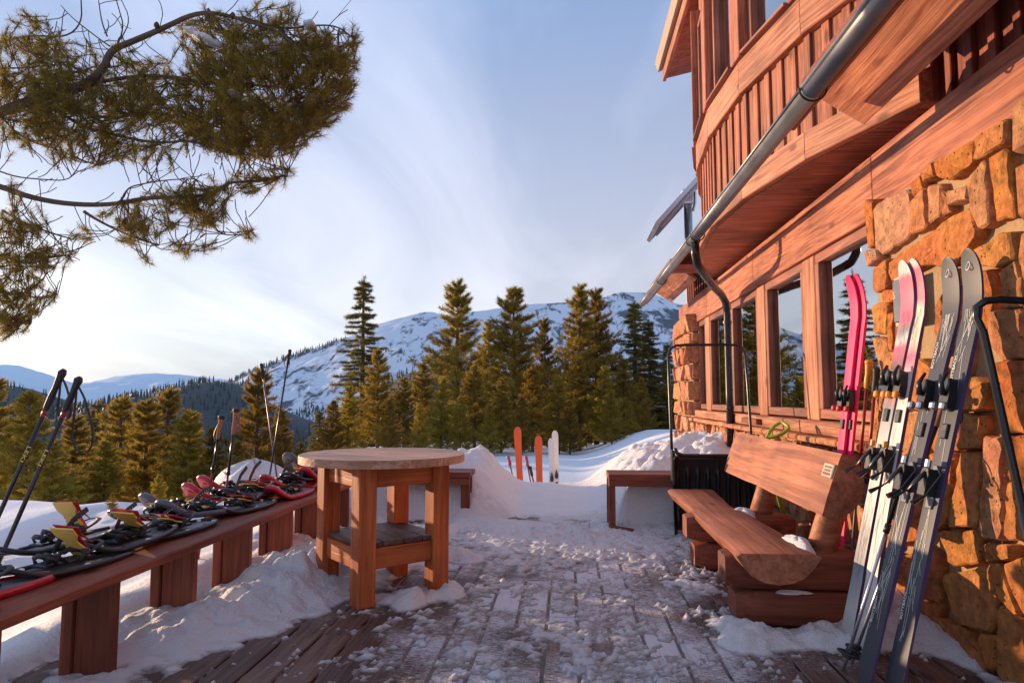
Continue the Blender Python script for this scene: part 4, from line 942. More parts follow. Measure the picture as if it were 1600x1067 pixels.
# ------------------------------------------------------------------ snow scoops
def rib_scoop(name, label, tf, w=0.675, full=True):
    r = thing(name, label, 'snow scoop', tf.translation)
    hw = w/2
    # local: x across, z up, y towards the wall; lower lip on the ground
    U = [(-hw, 0.0, 0.55)]+[(-hw, 0.02, 0.9), (-hw, 0.05, 1.3), (-hw+0.004, 0.075, 1.55), (-hw+0.03, 0.08, 1.605), (-hw+0.08, 0.083, 1.628), (-hw+0.15, 0.084, 1.632),
         (hw-0.15, 0.084, 1.632), (hw-0.08, 0.083, 1.628), (hw-0.03, 0.08, 1.605), (hw-0.004, 0.075, 1.55), (hw, 0.05, 1.3), (hw, 0.02, 0.9), (hw, 0.0, 0.55)]
    part('handle', MB().tube([tf @ Vector(q) for q in U], 0.0125, 10), 'black_metal', r, smooth=True)
    if not full: return r
    # blade with pressed ribs
    mb = MB(); nx, nz = 78, 16; vs = []
    for j in range(nz+1):
        v = j/nz; z = 0.0+0.66*v; y = 0.10*math.sin(v*2.6)-0.10*v
        for i in range(nx+1):
            u = i/nx; x_ = -hw+w*u; ph = (u*8.0) % 1.0; ridge_ = max(0, 1-abs(ph-0.5)*4.2)*sst(0.10, 0.2, v)*sst(0.86, 0.74, v) if 0.06 < u < 0.94 else 0
            side = max(0, 1-min(u, 1-u)/0.06); vs.append(tf @ Vector((x_, y+0.05*float(ridge_)*-1-0.10*side*(0.4+0.6*v), z)))
    fs = [(j*(nx+1)+i, j*(nx+1)+i+1, (j+1)*(nx+1)+i+1, (j+1)*(nx+1)+i) for j in range(nz) for i in range(nx)]
    bl = part('blade', mb.add(vs, fs), 'black_plastic', r, smooth=True)
    sol = bl.modifiers.new('thick', 'SOLIDIFY'); sol.thickness = 0.006
    part('rim', MB().tube([tf @ Vector(q) for q in ((-hw+0.01, -0.10, 0.72), (-hw+0.03, -0.09, 0.68), (-hw+0.08, -0.08, 0.662), (hw-0.08, -0.08, 0.662), (hw-0.03, -0.09, 0.68), (hw-0.01, -0.10, 0.72))], 0.016, 8), 'black_plastic', r, smooth=True)
    part('side_bracket', MB().box(tf @ Vector((-hw, -0.03, 0.56)), (0.03, 0.10, 0.30), ch=0.008), 'black_plastic', r)
    part('side_bracket', MB().box(tf @ Vector((hw, -0.03, 0.56)), (0.03, 0.10, 0.30), ch=0.008), 'black_plastic', r)
    part('lip', MB().box(tf @ Vector((0, 0.0, 0.015)), (w, 0.012, 0.05), ch=0.003), 'steel', r)
    return r
rib_scoop('snow_scoop', 'black ribbed snow scoop with pipe handle behind the log bench', Matrix.Translation((1.23, 5.98, 0.0)) @ Matrix.Rotation(R(-4), 4, 'X'))
# second scoop: only its bent pipe handle reaches into view at the right edge
h2 = thing('snow_scoop', 'bent black pipe handle of a second snow scoop at the right edge', 'snow scoop', (1.8, 2.45, 0))
q0, q1, q2 = at_y(1640, 985, 2.42), at_y(1537, 520, 2.50), at_y(1600, 470, 2.50)
hp = [q0+(q0-q1)*0.15, q0, q1, q1+Vector((-0.022, 0, 0.055)), q1+Vector((-0.018, 0, 0.09)), q1+Vector((0.012, 0, 0.112)), q1+Vector((0.06, 0.0, 0.117)), q2, q2+Vector((0.45, 0, 0.01)), q2+Vector((0.52, 0, -0.02)), q2+Vector((0.56, 0, -0.1)), q2+Vector((0.62, -0.02, -1.0))]
part('handle', MB().tube(hp, 0.0135, 10), 'black_metal', h2, smooth=True)
mid = q1.lerp(q0, 0.62); part('lower_tube', MB().tube([mid, q0+(q0-q1)*0.1], 0.0165, 10), 'black_metal', h2, smooth=True)
mb = MB()
vs = []; 
for j in range(9):
    for i in range(13):
        vs.append((1.70+0.66*i/12, 2.40+0.06*math.sin(j/8*2.4)+(-0.015 if i % 2 else 0), 0.0+0.50*j/8))
bl = part('blade', mb.add(vs, [(j*13+i, j*13+i+1, (j+1)*13+i+1, (j+1)*13+i) for j in range(8) for i in range(12)]), 'black_plastic', h2)
bl.modifiers.new('thick', 'SOLIDIFY').thickness = 0.005
# lime handled shovel behind the log seat
gs = thing('snow_shovel', 'shovel with lime green D grip leaning behind the backrest', 'shovel', (1.62, 5.15, 0))
g0 = at_y(1196, 686, 5.25); g1 = at_y(1224, 666, 5.25)
ax = (g1-g0).normalized(); sd = Vector((-ax.z, 0, ax.x)); fw = Vector((0, 1, 0)); c0 = g0+ax*0.03; ring = []
for (u, v) in ((0, 0.012), (0.045, 0.045), (0.10, 0.062), (0.150, 0.058), (0.165, 0.03), (0.165, -0.03), (0.150, -0.058), (0.10, -0.062), (0.045, -0.045), (0, -0.012)): ring.append(c0+ax*u*0.95+sd*v*0.45+fw*v*0.9)
part('grip', MB().tube(ring, 0.013, 10, closed=True), 'green', gs, smooth=True)
part('shaft', MB().tube([c0, c0-ax*0.05+Vector((0, 0, -0.02)), Vector((1.60, 5.25, 0.2))], 0.016, 10), 'green', gs, smooth=True)
mb = MB(); vs = []
for j in range(7):
    for i in range(9): vs.append((1.585+0.04*(j/6)+0.02*math.cos((i-4)/4), 5.25+(i-4)/4*0.17, 0.22-0.24*j/6+0.04))
o = part('blade', mb.add(vs, [(j*9+i, j*9+i+1, (j+1)*9+i+1, (j+1)*9+i) for j in range(6) for i in range(8)]), 'green', gs, smooth=True); o.modifiers.new('thick', 'SOLIDIFY').thickness = 0.004

# ------------------------------------------------------------------ skis
def text_mesh(body, size):
    cu = bpy.data.curves.new('print', 'FONT'); cu.body = body; cu.size = size; cu.align_x = 'CENTER'; cu.align_y = 'CENTER'; cu.extrude = 0.0004
    tmp = bpy.data.objects.new('print', cu); COL.objects.link(tmp); bpy.context.view_layer.update()
    me = bpy.data.meshes.new_from_object(tmp.evaluated_get(bpy.context.evaluated_depsgraph_get())); bpy.data.objects.remove(tmp); return me
def ski(name, label, foot, tip, face, top, side='purple_edge', wid=0.105, group=None, base='black_plastic', bind=True, toe_mat='black_plastic', accent='steel', tail_up=True, waist=0.80, brake=True, cat='ski', L_in=None, bz=(0.86, 1.20), snowy=False):
    """ski standing from foot to tip; face = direction the topsheet looks to"""
    foot = Vector(foot); tip = Vector(tip); L_ = (tip-foot).length; z = (tip-foot).normalized(); y = Vector(face); y = (y-z*y.dot(z)).normalized(); x = y.cross(z)
    m4 = Matrix(((x.x, y.x, z.x, foot.x), (x.y, y.y, z.y, foot.y), (x.z, y.z, z.z, foot.z), (0, 0, 0, 1)))
    r = thing(name, label, cat, foot, group)
    n = 44; ctr = []; hw = []; th = []
    ss_ = [L_*0.05*k/4 for k in range(4)]+[L_*0.05+(L_*0.95-L_*0.05-0.10)*k/22 for k in range(22)]+[L_-0.10-L_*0.05+(0.10+L_*0.05)*math.sin(math.pi/2*k/18) for k in range(19)]
    n = len(ss_)-1
    for s in ss_:
        t = s/L_
        w = waist+(1-waist)*(abs(t-0.46)/0.46)**2 if t < 0.9 else waist+(1-waist)*(abs(0.9-0.46)/0.46)**2
        w = min(w, 1.0)
        d = L_-s
        if d < 0.13: w *= math.sqrt(max(0.006, 1-((0.13-d)/0.13)**3.2))
        if s < 0.07: w *= math.sqrt(max(0.15, 1-((0.07-s)/0.07)**2*0.8))
        cv = 0.0
        if d < 0.30: cv = 0.075*((0.30-d)/0.30)**2
        ctr.append((s, cv)); hw.append(w*wid/2); th.append(0.016 if 0.2 < t < 0.85 else 0.009)
    vt, vb, ft, fb, fs2 = [], [], [], [], []
    for (s, cv), h, k in zip(ctr, hw, th):
        vt += [(-h, cv+k/2, s), (-h*0.4, cv+k/2+0.001, s), (h*0.4, cv+k/2+0.001, s), (h, cv+k/2, s)]; vb += [(-h, cv-k/2, s), (h, cv-k/2, s)]
    ft = [(i*4+j, i*4+j+1, i*4+5+j, i*4+4+j) for i in range(n) for j in range(3)]; fb = [(i*2+1, i*2, i*2+2, i*2+3) for i in range(n)]
    part('topsheet', MB().add(vt, ft), top, r, m4, smooth=True); part('ski_base', MB().add(vb, fb), base, r, m4, smooth=True)
    vs = []
    for (s, cv), h, k in zip(ctr, hw, th): vs += [(-h, cv+k/2, s), (-h-0.0006, cv-k/2, s), (h, cv+k/2, s), (h+0.0006, cv-k/2, s)]
    fs2 = [(i*4, i*4+4, i*4+5, i*4+1) for i in range(n)]+[(i*4+2, i*4+3, i*4+7, i*4+6) for i in range(n)]+[(0, 1, 3, 2), (n*4, n*4+2, n*4+3, n*4+1)]
    part('sidewall', MB().add(vs, fs2), side, r, m4)
    if bind:
        bt, bh = bz[1]*L_/1.8, bz[0]*L_/1.8
        tp = part('toe_piece', MB().prism([(-0.024, -0.050), (0.024, -0.050), (0.027, 0.0), (0.018, 0.052), (0.008, 0.072), (-0.008, 0.072), (-0.018, 0.052), (-0.027, 0.0)], 0.034, m4 @ Matrix.Translation((0, 0.010, bt)) @ Matrix(((1, 0, 0, 0), (0, 0, 1, 0), (0, 1, 0, 0), (0, 0, 0, 1)))), toe_mat, r)
        part('toe_wing', MB().box(m4 @ Vector((-0.03, 0.058, bt-0.045)), (0.03, 0.024, 0.032), m4.to_3x3(), ch=0.006), accent, tp)
        part('toe_wing', MB().box(m4 @ Vector((0.03, 0.058, bt-0.045)), (0.03, 0.024, 0.032), m4.to_3x3(), ch=0.006), accent, tp)
        part('toe_lever', MB().tube([m4 @ Vector((0, 0.052, bt+0.0)), m4 @ Vector((0, 0.066, bt+0.05)), m4 @ Vector((0, 0.05, bt+0.095))], [0.013, 0.010, 0.006], 8), toe_mat, tp, smooth=True)
        part('base_plate', MB().box(m4 @ Vector((0, 0.013, bt-0.135)), (0.036, 0.012, 0.06), m4.to_3x3(), ch=0.003), 'black_plastic', r)
        hp_ = part('heel_piece', MB().prism([(-0.022, -0.06), (0.022, -0.06), (0.025, 0.02), (0.016, 0.045), (-0.016, 0.045), (-0.025, 0.02)], 0.046, m4 @ Matrix.Translation((0, 0.010, bh)) @ Matrix(((1, 0, 0, 0), (0, 0, 1, 0), (0, 1, 0, 0), (0, 0, 0, 1)))), toe_mat, r)
        part('heel_lever', MB().tube([m4 @ Vector((0, 0.052, bh+0.03)), m4 @ Vector((0, 0.080, bh-0.01)), m4 @ Vector((0, 0.105, bh-0.055))], [0.012, 0.015, 0.008], 8, flat=0.5), toe_mat, hp_, smooth=True)
        part('heel_pin', MB().tube([m4 @ Vector((0.0, 0.05, bh+0.05)), m4 @ Vector((0.0, 0.05, bh+0.078))], 0.012, 8), accent, hp_)
        part('heel_rail', MB().box(m4 @ Vector((0, 0.012, bh-0.02)), (0.040, 0.010, 0.17), m4.to_3x3(), ch=0.003), 'grey_plastic', r)
        if brake:
            for sx in (-1, 1):
                part('brake_arm', MB().tube([m4 @ Vector((sx*0.03, 0.03, bh+0.06)), m4 @ Vector((sx*(wid*0.5+0.004), 0.03, bh+0.03)), m4 @ Vector((sx*(wid*0.5+0.008), 0.075, bh-0.06)), m4 @ Vector((sx*(wid*0.5+0.012), 0.12, bh-0.10))], [0.004, 0.004, 0.004, 0.011], 6), 'black_plastic', r)
    r_m[r] = m4
    return r
r_m = {}
WESTV = (-1.0, -0.10, 0.1)
me = text_mesh('5', 0.05); link('plaque_number', me, M['plaque'], pier, Matrix(((0, 0, -1, PLQ[0]), (-1, 0, 0, PLQ[1]), (0, 1, 0, PLQ[2]), (0, 0, 0, 1))))
ski('ski', 'glossy pink ski leaning on the stones beside the window, left of its pair', at_y(1296, 890, 4.30), at_x(1343, 432, 1.775), (-1.0, -0.10, 0.1), 'pink', 'pink', 0.092, 'pair of pink skis', base='pink', accent='red', bz=(0.62, 1.02))
ski('ski', 'glossy pink ski leaning against the stones, right of its pair with the window behind', at_y(1308, 893, 4.26), at_x(1355, 430, 1.80), (-1.0, -0.10, 0.1), 'pink', 'pink', 0.092, 'pair of pink skis', base='pink', accent='red', bz=(0.62, 1.02))
W_, P_, G_, D_ = (0.60, 0.59, 0.58), (0.66, 0.13, 0.22), (0.26, 0.26, 0.27), (0.09, 0.09, 0.10)
M['art'] = banded('ski_art_print', [(0.0, G_), (0.10, W_), (0.22, G_), (0.36, W_), (0.50, W_), (0.60, G_), (0.66, P_), (0.70, D_), (0.755, P_), (0.775, W_), (0.80, G_), (0.83, P_), (0.925, P_), (0.94, W_), (1.0, W_)], 0.35, noise=0.10, length=1.9)
M['art2'] = banded('ski_art_print_light', [(0.0, G_), (0.08, W_), (0.30, (0.70, 0.66, 0.62)), (0.56, W_), (0.66, (0.72, 0.66, 0.60)), (0.72, P_), (0.76, (0.74, 0.62, 0.50)), (0.84, (0.76, 0.66, 0.54)), (0.87, P_), (0.935, P_), (0.95, W_), (1.0, W_)], 0.35, noise=0.07, length=1.9)
ka = ski('ski', 'white and pink art print ski, left one of the pair on the pier', at_z(1322, 1000, 0.03), at_x(1434, 412, 1.66), (-1.0, -0.10, 0.1), M['art'], group='pair of white and pink skis', wid=0.105, accent='orange')
kb = ski('ski', 'white and pink art print ski with a white rounded tip, right of its pair', at_z(1344, 1016, 0.03), at_x(1450, 410, 1.68), (-1.0, -0.10, 0.1), M['art2'], group='pair of white and pink skis', wid=0.105, accent='orange')
M['ski_dark'] = banded('ski_dark_line_print', [(0.0, (0.034, 0.039, 0.055)), (0.5, (0.045, 0.05, 0.066)), (0.95, (0.034, 0.039, 0.055)), (1.0, (0.02, 0.022, 0.03))], 0.42, length=1.78)
def scratch_lines(root, L_, w, seed, mat='print'):
    r_ = random.Random(seed); mb = MB(); m4 = r_m[root]
    for c0, c1, n in ((1.33, 1.58, 26), (0.22, 0.62, 26), (0.9, 1.3, 4)):
        for k in range(n):
            s0 = r_.uniform(c0, c1); a = r_.choice((0.10, -0.34, 0.38, 0.02, -0.12))+r_.uniform(-.05, .05); l = r_.uniform(0.05, 0.22); x0 = r_.uniform(-0.032, 0.036)
            x1, s1 = x0+math.sin(a)*l, s0+math.cos(a)*l
            if abs(x1) > 0.040: continue
            nx, nz = math.cos(a)*0.0007, -math.sin(a)*0.0007; y = 0.0105 if not 0.36 < s0 < 1.4 else 0.0105
            mb.add([m4 @ Vector(q) for q in ((x0-nx, y, s0-nz), (x0+nx, y, s0+nz), (x1+nx, y, s1+nz), (x1-nx, y, s1-nz))], [(0, 1, 2, 3)])
    o = part('line_print', mb, M[mat], root); o['kind'] = 'stuff'
M['print'] = plain('pale_print', (0.72, 0.70, 0.66), 0.5)
k1 = ski('ski', 'slim dark grey ski with pale scratched lines beside the white pair', at_z(1348, 1072, 0.01), at_x(1507, 410, 1.66), (-1.0, -0.10, 0.1), M['ski_dark'], group='pair of dark line print skis', wid=0.108)
k2 = ski('ski', 'dark grey ski with pale scratched lines nearest the right edge', at_z(1392, 1098, 0.0), at_x(1540, 396, 1.66), (-1.0, -0.10, 0.1), M['ski_dark'], group='pair of dark line print skis', wid=0.110)
scratch_lines(ka, 1.8, 0.105, 5, 'grey_plastic'); scratch_lines(kb, 1.8, 0.105, 6, 'grey_plastic'); scratch_lines(k1, 1.78, 0.118, 1); scratch_lines(k2, 1.78, 0.122, 2)
for r_, spots in ((k1, ((1.37, 0.022), (0.30, 0.02))), (k2, ((1.30, 0.022), (0.36, 0.02)))):
    for s_, sz in spots:
        me = text_mesh('BOTTBACH', sz)
        link('lettering', me, M['print'], r_, r_m[r_] @ Matrix.Translation((0.026, 0.0125, s_)) @ Matrix(((0, 1, 0, 0), (0, 0, 1, 0), (1, 0, 0, 0), (0, 0, 0, 1))))
    drop_ = [(0.012*math.sin(a)*(0.5+0.5*math.sin(a/2)), 0.018*math.cos(a)) for a in [2*math.pi*j/14 for j in range(14)]]
    L_ = 1.775
    mb = MB().tube([r_m[r_] @ Vector((x_, 0.058, L_-0.062+z_)) for x_, z_ in drop_], 0.0022, 5, closed=True); part('drop_logo', mb, M['print'], r_)
# skis planted in the snow beyond the gap: bases towards us
def snow_ski(px, ytop, Y, label, top, base, w, group, lean=0.0, face=(0, 1, 0), bind=False, ybot=None, exposed=None, side='black_plastic'):
    t = at_y(px, ytop, Y); gz = float(T(t.x, Y)); f = Vector((t.x+lean, Y, gz-0.25))
    return ski('ski', label, f, t, face, top, side, w, group, base, bind=bind, brake=bind, bz=(0.45, 0.80))
M['ski_white'] = banded('white_ski_frost', [(0, (0.55, 0.56, 0.56)), (0.3, (0.72, 0.72, 0.72)), (0.6, (0.80, 0.80, 0.80)), (1, (0.66, 0.70, 0.66))], 0.5, noise=0.3, length=1.6)
snow_ski(808, 667, 11.0, 'taller bright orange ski base planted upright in the snow', 'orange', 'orange_base', 0.125, 'orange skis planted in the snow', 0.07, side='yellow')
snow_ski(841, 681, 11.0, 'shorter orange ski base planted upright beside the white skis', 'orange', 'orange_base', 0.125, 'orange skis planted in the snow', 0.03, side='yellow')
snow_ski(867, 672, 11.2, 'taller frosted white ski standing in the snow, right of its pair', M['ski_white'], 'white_paint', 0.105, 'white skis planted in the snow', 0.04, (0, -1, 0), True, side='white_paint')
snow_ski(861, 684, 11.0, 'shorter frosted white ski standing in the snow, left of its pair', M['ski_white'], 'white_paint', 0.10, 'white skis planted in the snow', 0.02, (0, -1, 0), True, side='green')

# ------------------------------------------------------------------ poles
def pole(label, foot, top, shaft, grip, lower=None, lower_frac=0.5, r=0.008, gl=0.14, strap=True, basket=True, group=None, sdir=(1, 0, 0), slen=0.16, strap_mat='rubber', band=None, pommel=None, gr=1.9):
    foot = Vector(foot); top = Vector(top); d = (top-foot).normalized(); L_ = (top-foot).length
    o = thing('ski_pole', label, 'ski pole', foot, group)
    a = foot+d*(L_-gl)
    if lower:
        c = foot+d*L_*lower_frac; part('lower_shaft', MB().tube([foot, c], r*0.82, 10), lower, o, smooth=True); part('shaft', MB().tube([c, a], r, 10), shaft, o, smooth=True)
        part('clamp', MB().tube([c-d*0.02, c+d*0.02], r*1.45, 10), 'black_plastic', o, smooth=True)
    else: part('shaft', MB().tube([foot, a], r, 10), shaft, o, smooth=True)
    sv = Vector(sdir)
    part('grip', MB().tube([a, a+d*gl*0.06, a+d*gl*0.3, a+d*gl*0.55, a+d*gl*0.8, a+d*gl*0.93, a+d*gl+sv*0.006], [r*1.2, r*gr*0.9, r*gr, r*gr*0.85, r*gr*1.05, r*gr*1.25, r*gr*0.7], 12), grip, o, smooth=True)
    if pommel: part('pommel', MB().tube([top-d*0.012, top+d*0.008, top+d*0.014], [r*2.3, r*2.5, r*1.2], 12), pommel, o, smooth=True)
    if band: part('band', MB().tube([a-d*0.035, a-d*0.002], r*1.12, 10), band, o, smooth=True)
    if strap:
        h = top-d*0.03; dn = Vector((0, 0, -1)); sd_ = (sv-d*sv.dot(d)).normalized()
        pts = smooth_path([h, h+sd_*slen*0.22+dn*slen*0.25, h+sd_*slen*0.42+dn*slen*0.8, h+sd_*slen*0.34+dn*slen*1.12, h+sd_*slen*0.12+dn*slen*1.22, h-sd_*slen*0.06+dn*slen*1.05, h-sd_*slen*0.02+dn*slen*0.6, h+dn*slen*0.15])
        part('wrist_strap', MB().tube(pts, 0.0085, 6, flat=0.22, upv=sd_), strap_mat, o, smooth=True)
    if basket:
        c = foot+d*0.07; x = d.orthogonal().normalized(); y = d.cross(x)
        bk = part('basket', MB().tube([c+(x*math.cos(t)+y*math.sin(t))*0.042 for t in [2*math.pi*j/14 for j in range(14)]], 0.005, 6, closed=True), 'black_plastic', o, smooth=True)
        part('basket_hub', MB().tube([c-d*0.02, c+d*0.02], r*1.8, 8), 'black_plastic', bk)
        for j in range(3):
            t = 2*math.pi*j/3; part('spoke', MB().tube([c, c+(x*math.cos(t)+y*math.sin(t))*0.042], 0.005, 5), 'black_plastic', bk)
    return o
g = 'black poles with hanging straps'
pa = pole('black ski pole with yellow lettering furthest left behind the bench', at_y(-60, 935, 3.15), at_y(99, 578, 3.15), 'black_metal', 'rubber', None, r=0.0105, gl=0.21, group=g, slen=0.17, band='red_dark', gr=1.55)
pb = pole('black ski pole with clear yellow lettering and long wrist strap, second from left', at_y(-64, 1020, 3.10), at_y(124, 590, 3.10), 'black_metal', 'rubber', None, r=0.0105, gl=0.17, group=g, slen=0.26, band='red_dark', gr=1.55)
for (px0, py0, px1, py1, Y, root, off) in ((57, 737, 79, 693, 3.09, pb, 0.0), (30, 728, 50, 690, 3.14, pa, 0.35)):
    A, B = at_y(px0, py0, Y), at_y(px1, py1, Y); d = (B-A).normalized(); n_ = Vector((off, -1, 0)).normalized(); n_ = (n_-d*n_.dot(d)).normalized()
    # lettering reads along the shaft, on the side towards the deck
    me = text_mesh('LEKI', 0.023); x = -d; z = n_; y = z.cross(x)
    c = (A+B)/2+n_*0.0045
    link('lettering', me, M['yellow_print'], root, Matrix(((x.x*2.0, y.x, z.x, c.x), (x.y*2.0, y.y, z.y, c.y), (x.z*2.0, y.z, z.z, c.z), (0, 0, 0, 1))))
g = 'red and black trekking poles'
pole('red and black trekking pole with drooping strap, left of two crossing the bench', at_y(306, 893, 4.5), at_y(346, 652, 4.5), 'black_metal', 'cork', 'red_dark', 0.66, r=0.009, gl=0.15, group=g, slen=0.11, pommel='rubber', sdir=(-0.6, -0.8, 0), gr=1.7)
pole('red and black trekking pole with cork grip and red strap, right of two', at_y(338, 885, 4.6), at_y(369, 641, 4.6), 'black_metal', 'cork', 'red_dark', 0.60, r=0.009, gl=0.17, group=g, slen=0.09, pommel='rubber', strap_mat='red_dark', gr=1.7)
g = 'slim black poles crossed in the snow'
pole('slim black pole leaning right to left with looped strap, near the table', at_y(412, 800, 5.4), at_y(453, 546, 5.4), 'black_metal', 'rubber', None, r=0.007, gl=0.13, group=g, slen=0.10, sdir=(-1, -0.2, 0), gr=1.8)
pole('slim black pole with pale shaft crossing behind the other near the table', at_y(440, 800, 5.5), at_y(408, 568, 5.5), 'grey_plastic', 'rubber', None, r=0.007, gl=0.13, group=g, slen=0.07, gr=1.8, band='yellow')
g = 'poles leaning among the skis'
pole('silver ski pole with yellow topped black grip between the white and dark skis', at_z(1318, 1046, 0.01), at_x(1464, 574, 1.60), 'black_metal', 'rubber', 'alu', 0.46, r=0.009, gl=0.30, group=g, pommel='yellow_print', strap=True, slen=0.12)
pole('silver ski pole with brown grip behind the dark skis', at_z(1330, 1038, 0.01), at_x(1488, 596, 1.62), 'black_metal', 'cork', 'alu', 0.52, r=0.009, gl=0.20, group=g, pommel='rubber', strap=True, slen=0.12)
pole('dark red pole with orange grip in shade beside the pink skis', at_z(1326, 915, 0.06), at_x(1358, 566, 1.70), 'red_dark', 'orange', 'grey_plastic', 0.5, r=0.009, gl=0.15, group=g, strap=True, slen=0.10, pommel='orange')
pole('dark red pole with black grip standing against the pier beside the pink skis', at_z(1340, 918, 0.06), at_x(1370, 574, 1.71), 'red_dark', 'rubber', 'grey_plastic', 0.5, r=0.009, gl=0.15, group=g, strap=True, slen=0.10)
g = 'red poles planted in the snow'
for px0, py0, px1, py1, lab in ((801, 745, 794, 712, 'red ski pole planted in the snow left of the orange skis'), (832, 772, 822, 712, 'red ski pole planted between the two orange skis'), (838, 772, 828, 728, 'short dark ski pole planted between the two orange skis')):
    A, B = at_y(px0, py0, 10.8), at_y(px1, py1, 10.8); pole(lab, A+(A-B)*0.9, B, 'red_dark', 'red' if px0 != 838 else 'rubber', None, r=0.012, gl=0.16, strap=px0 != 838, group=g, slen=0.12)

# ------------------------------------------------------------------ drinks can
cn = thing('drink_can', 'dark drink can with orange band on the deck by the stones', 'can', (1.555, 2.55, 0))
C = (1.555, 2.55, 0.0)
part('body', MB().lathe([(0.026, 0.0), (0.032, 0.008), (0.033, 0.012), (0.033, 0.088)], C, 28), 'can_dark', cn, smooth=True)
part('shoulder', MB().lathe([(0.0332, 0.088), (0.0332, 0.108), (0.027, 0.119)], C, 28), 'can_orange', cn, smooth=True)
lid = part('lid', MB().lathe([(0.0275, 0.118), (0.028, 0.122), (0.026, 0.1225), (0.0245, 0.117), (0.003, 0.117)], C, 28), 'steel', cn, smooth=True)
part('opening', MB().lathe([(0.010, 0.1172), (0.009, 0.1176)], (1.549, 2.542, 0), 14), 'black_plastic', lid); part('ring_pull', MB().tube([(1.562+0.008*math.cos(t), 2.556+0.005*math.sin(t), 0.1195) for t in [2*math.pi*j/10 for j in range(10)]], 0.0014, 5, closed=True), 'steel', lid)

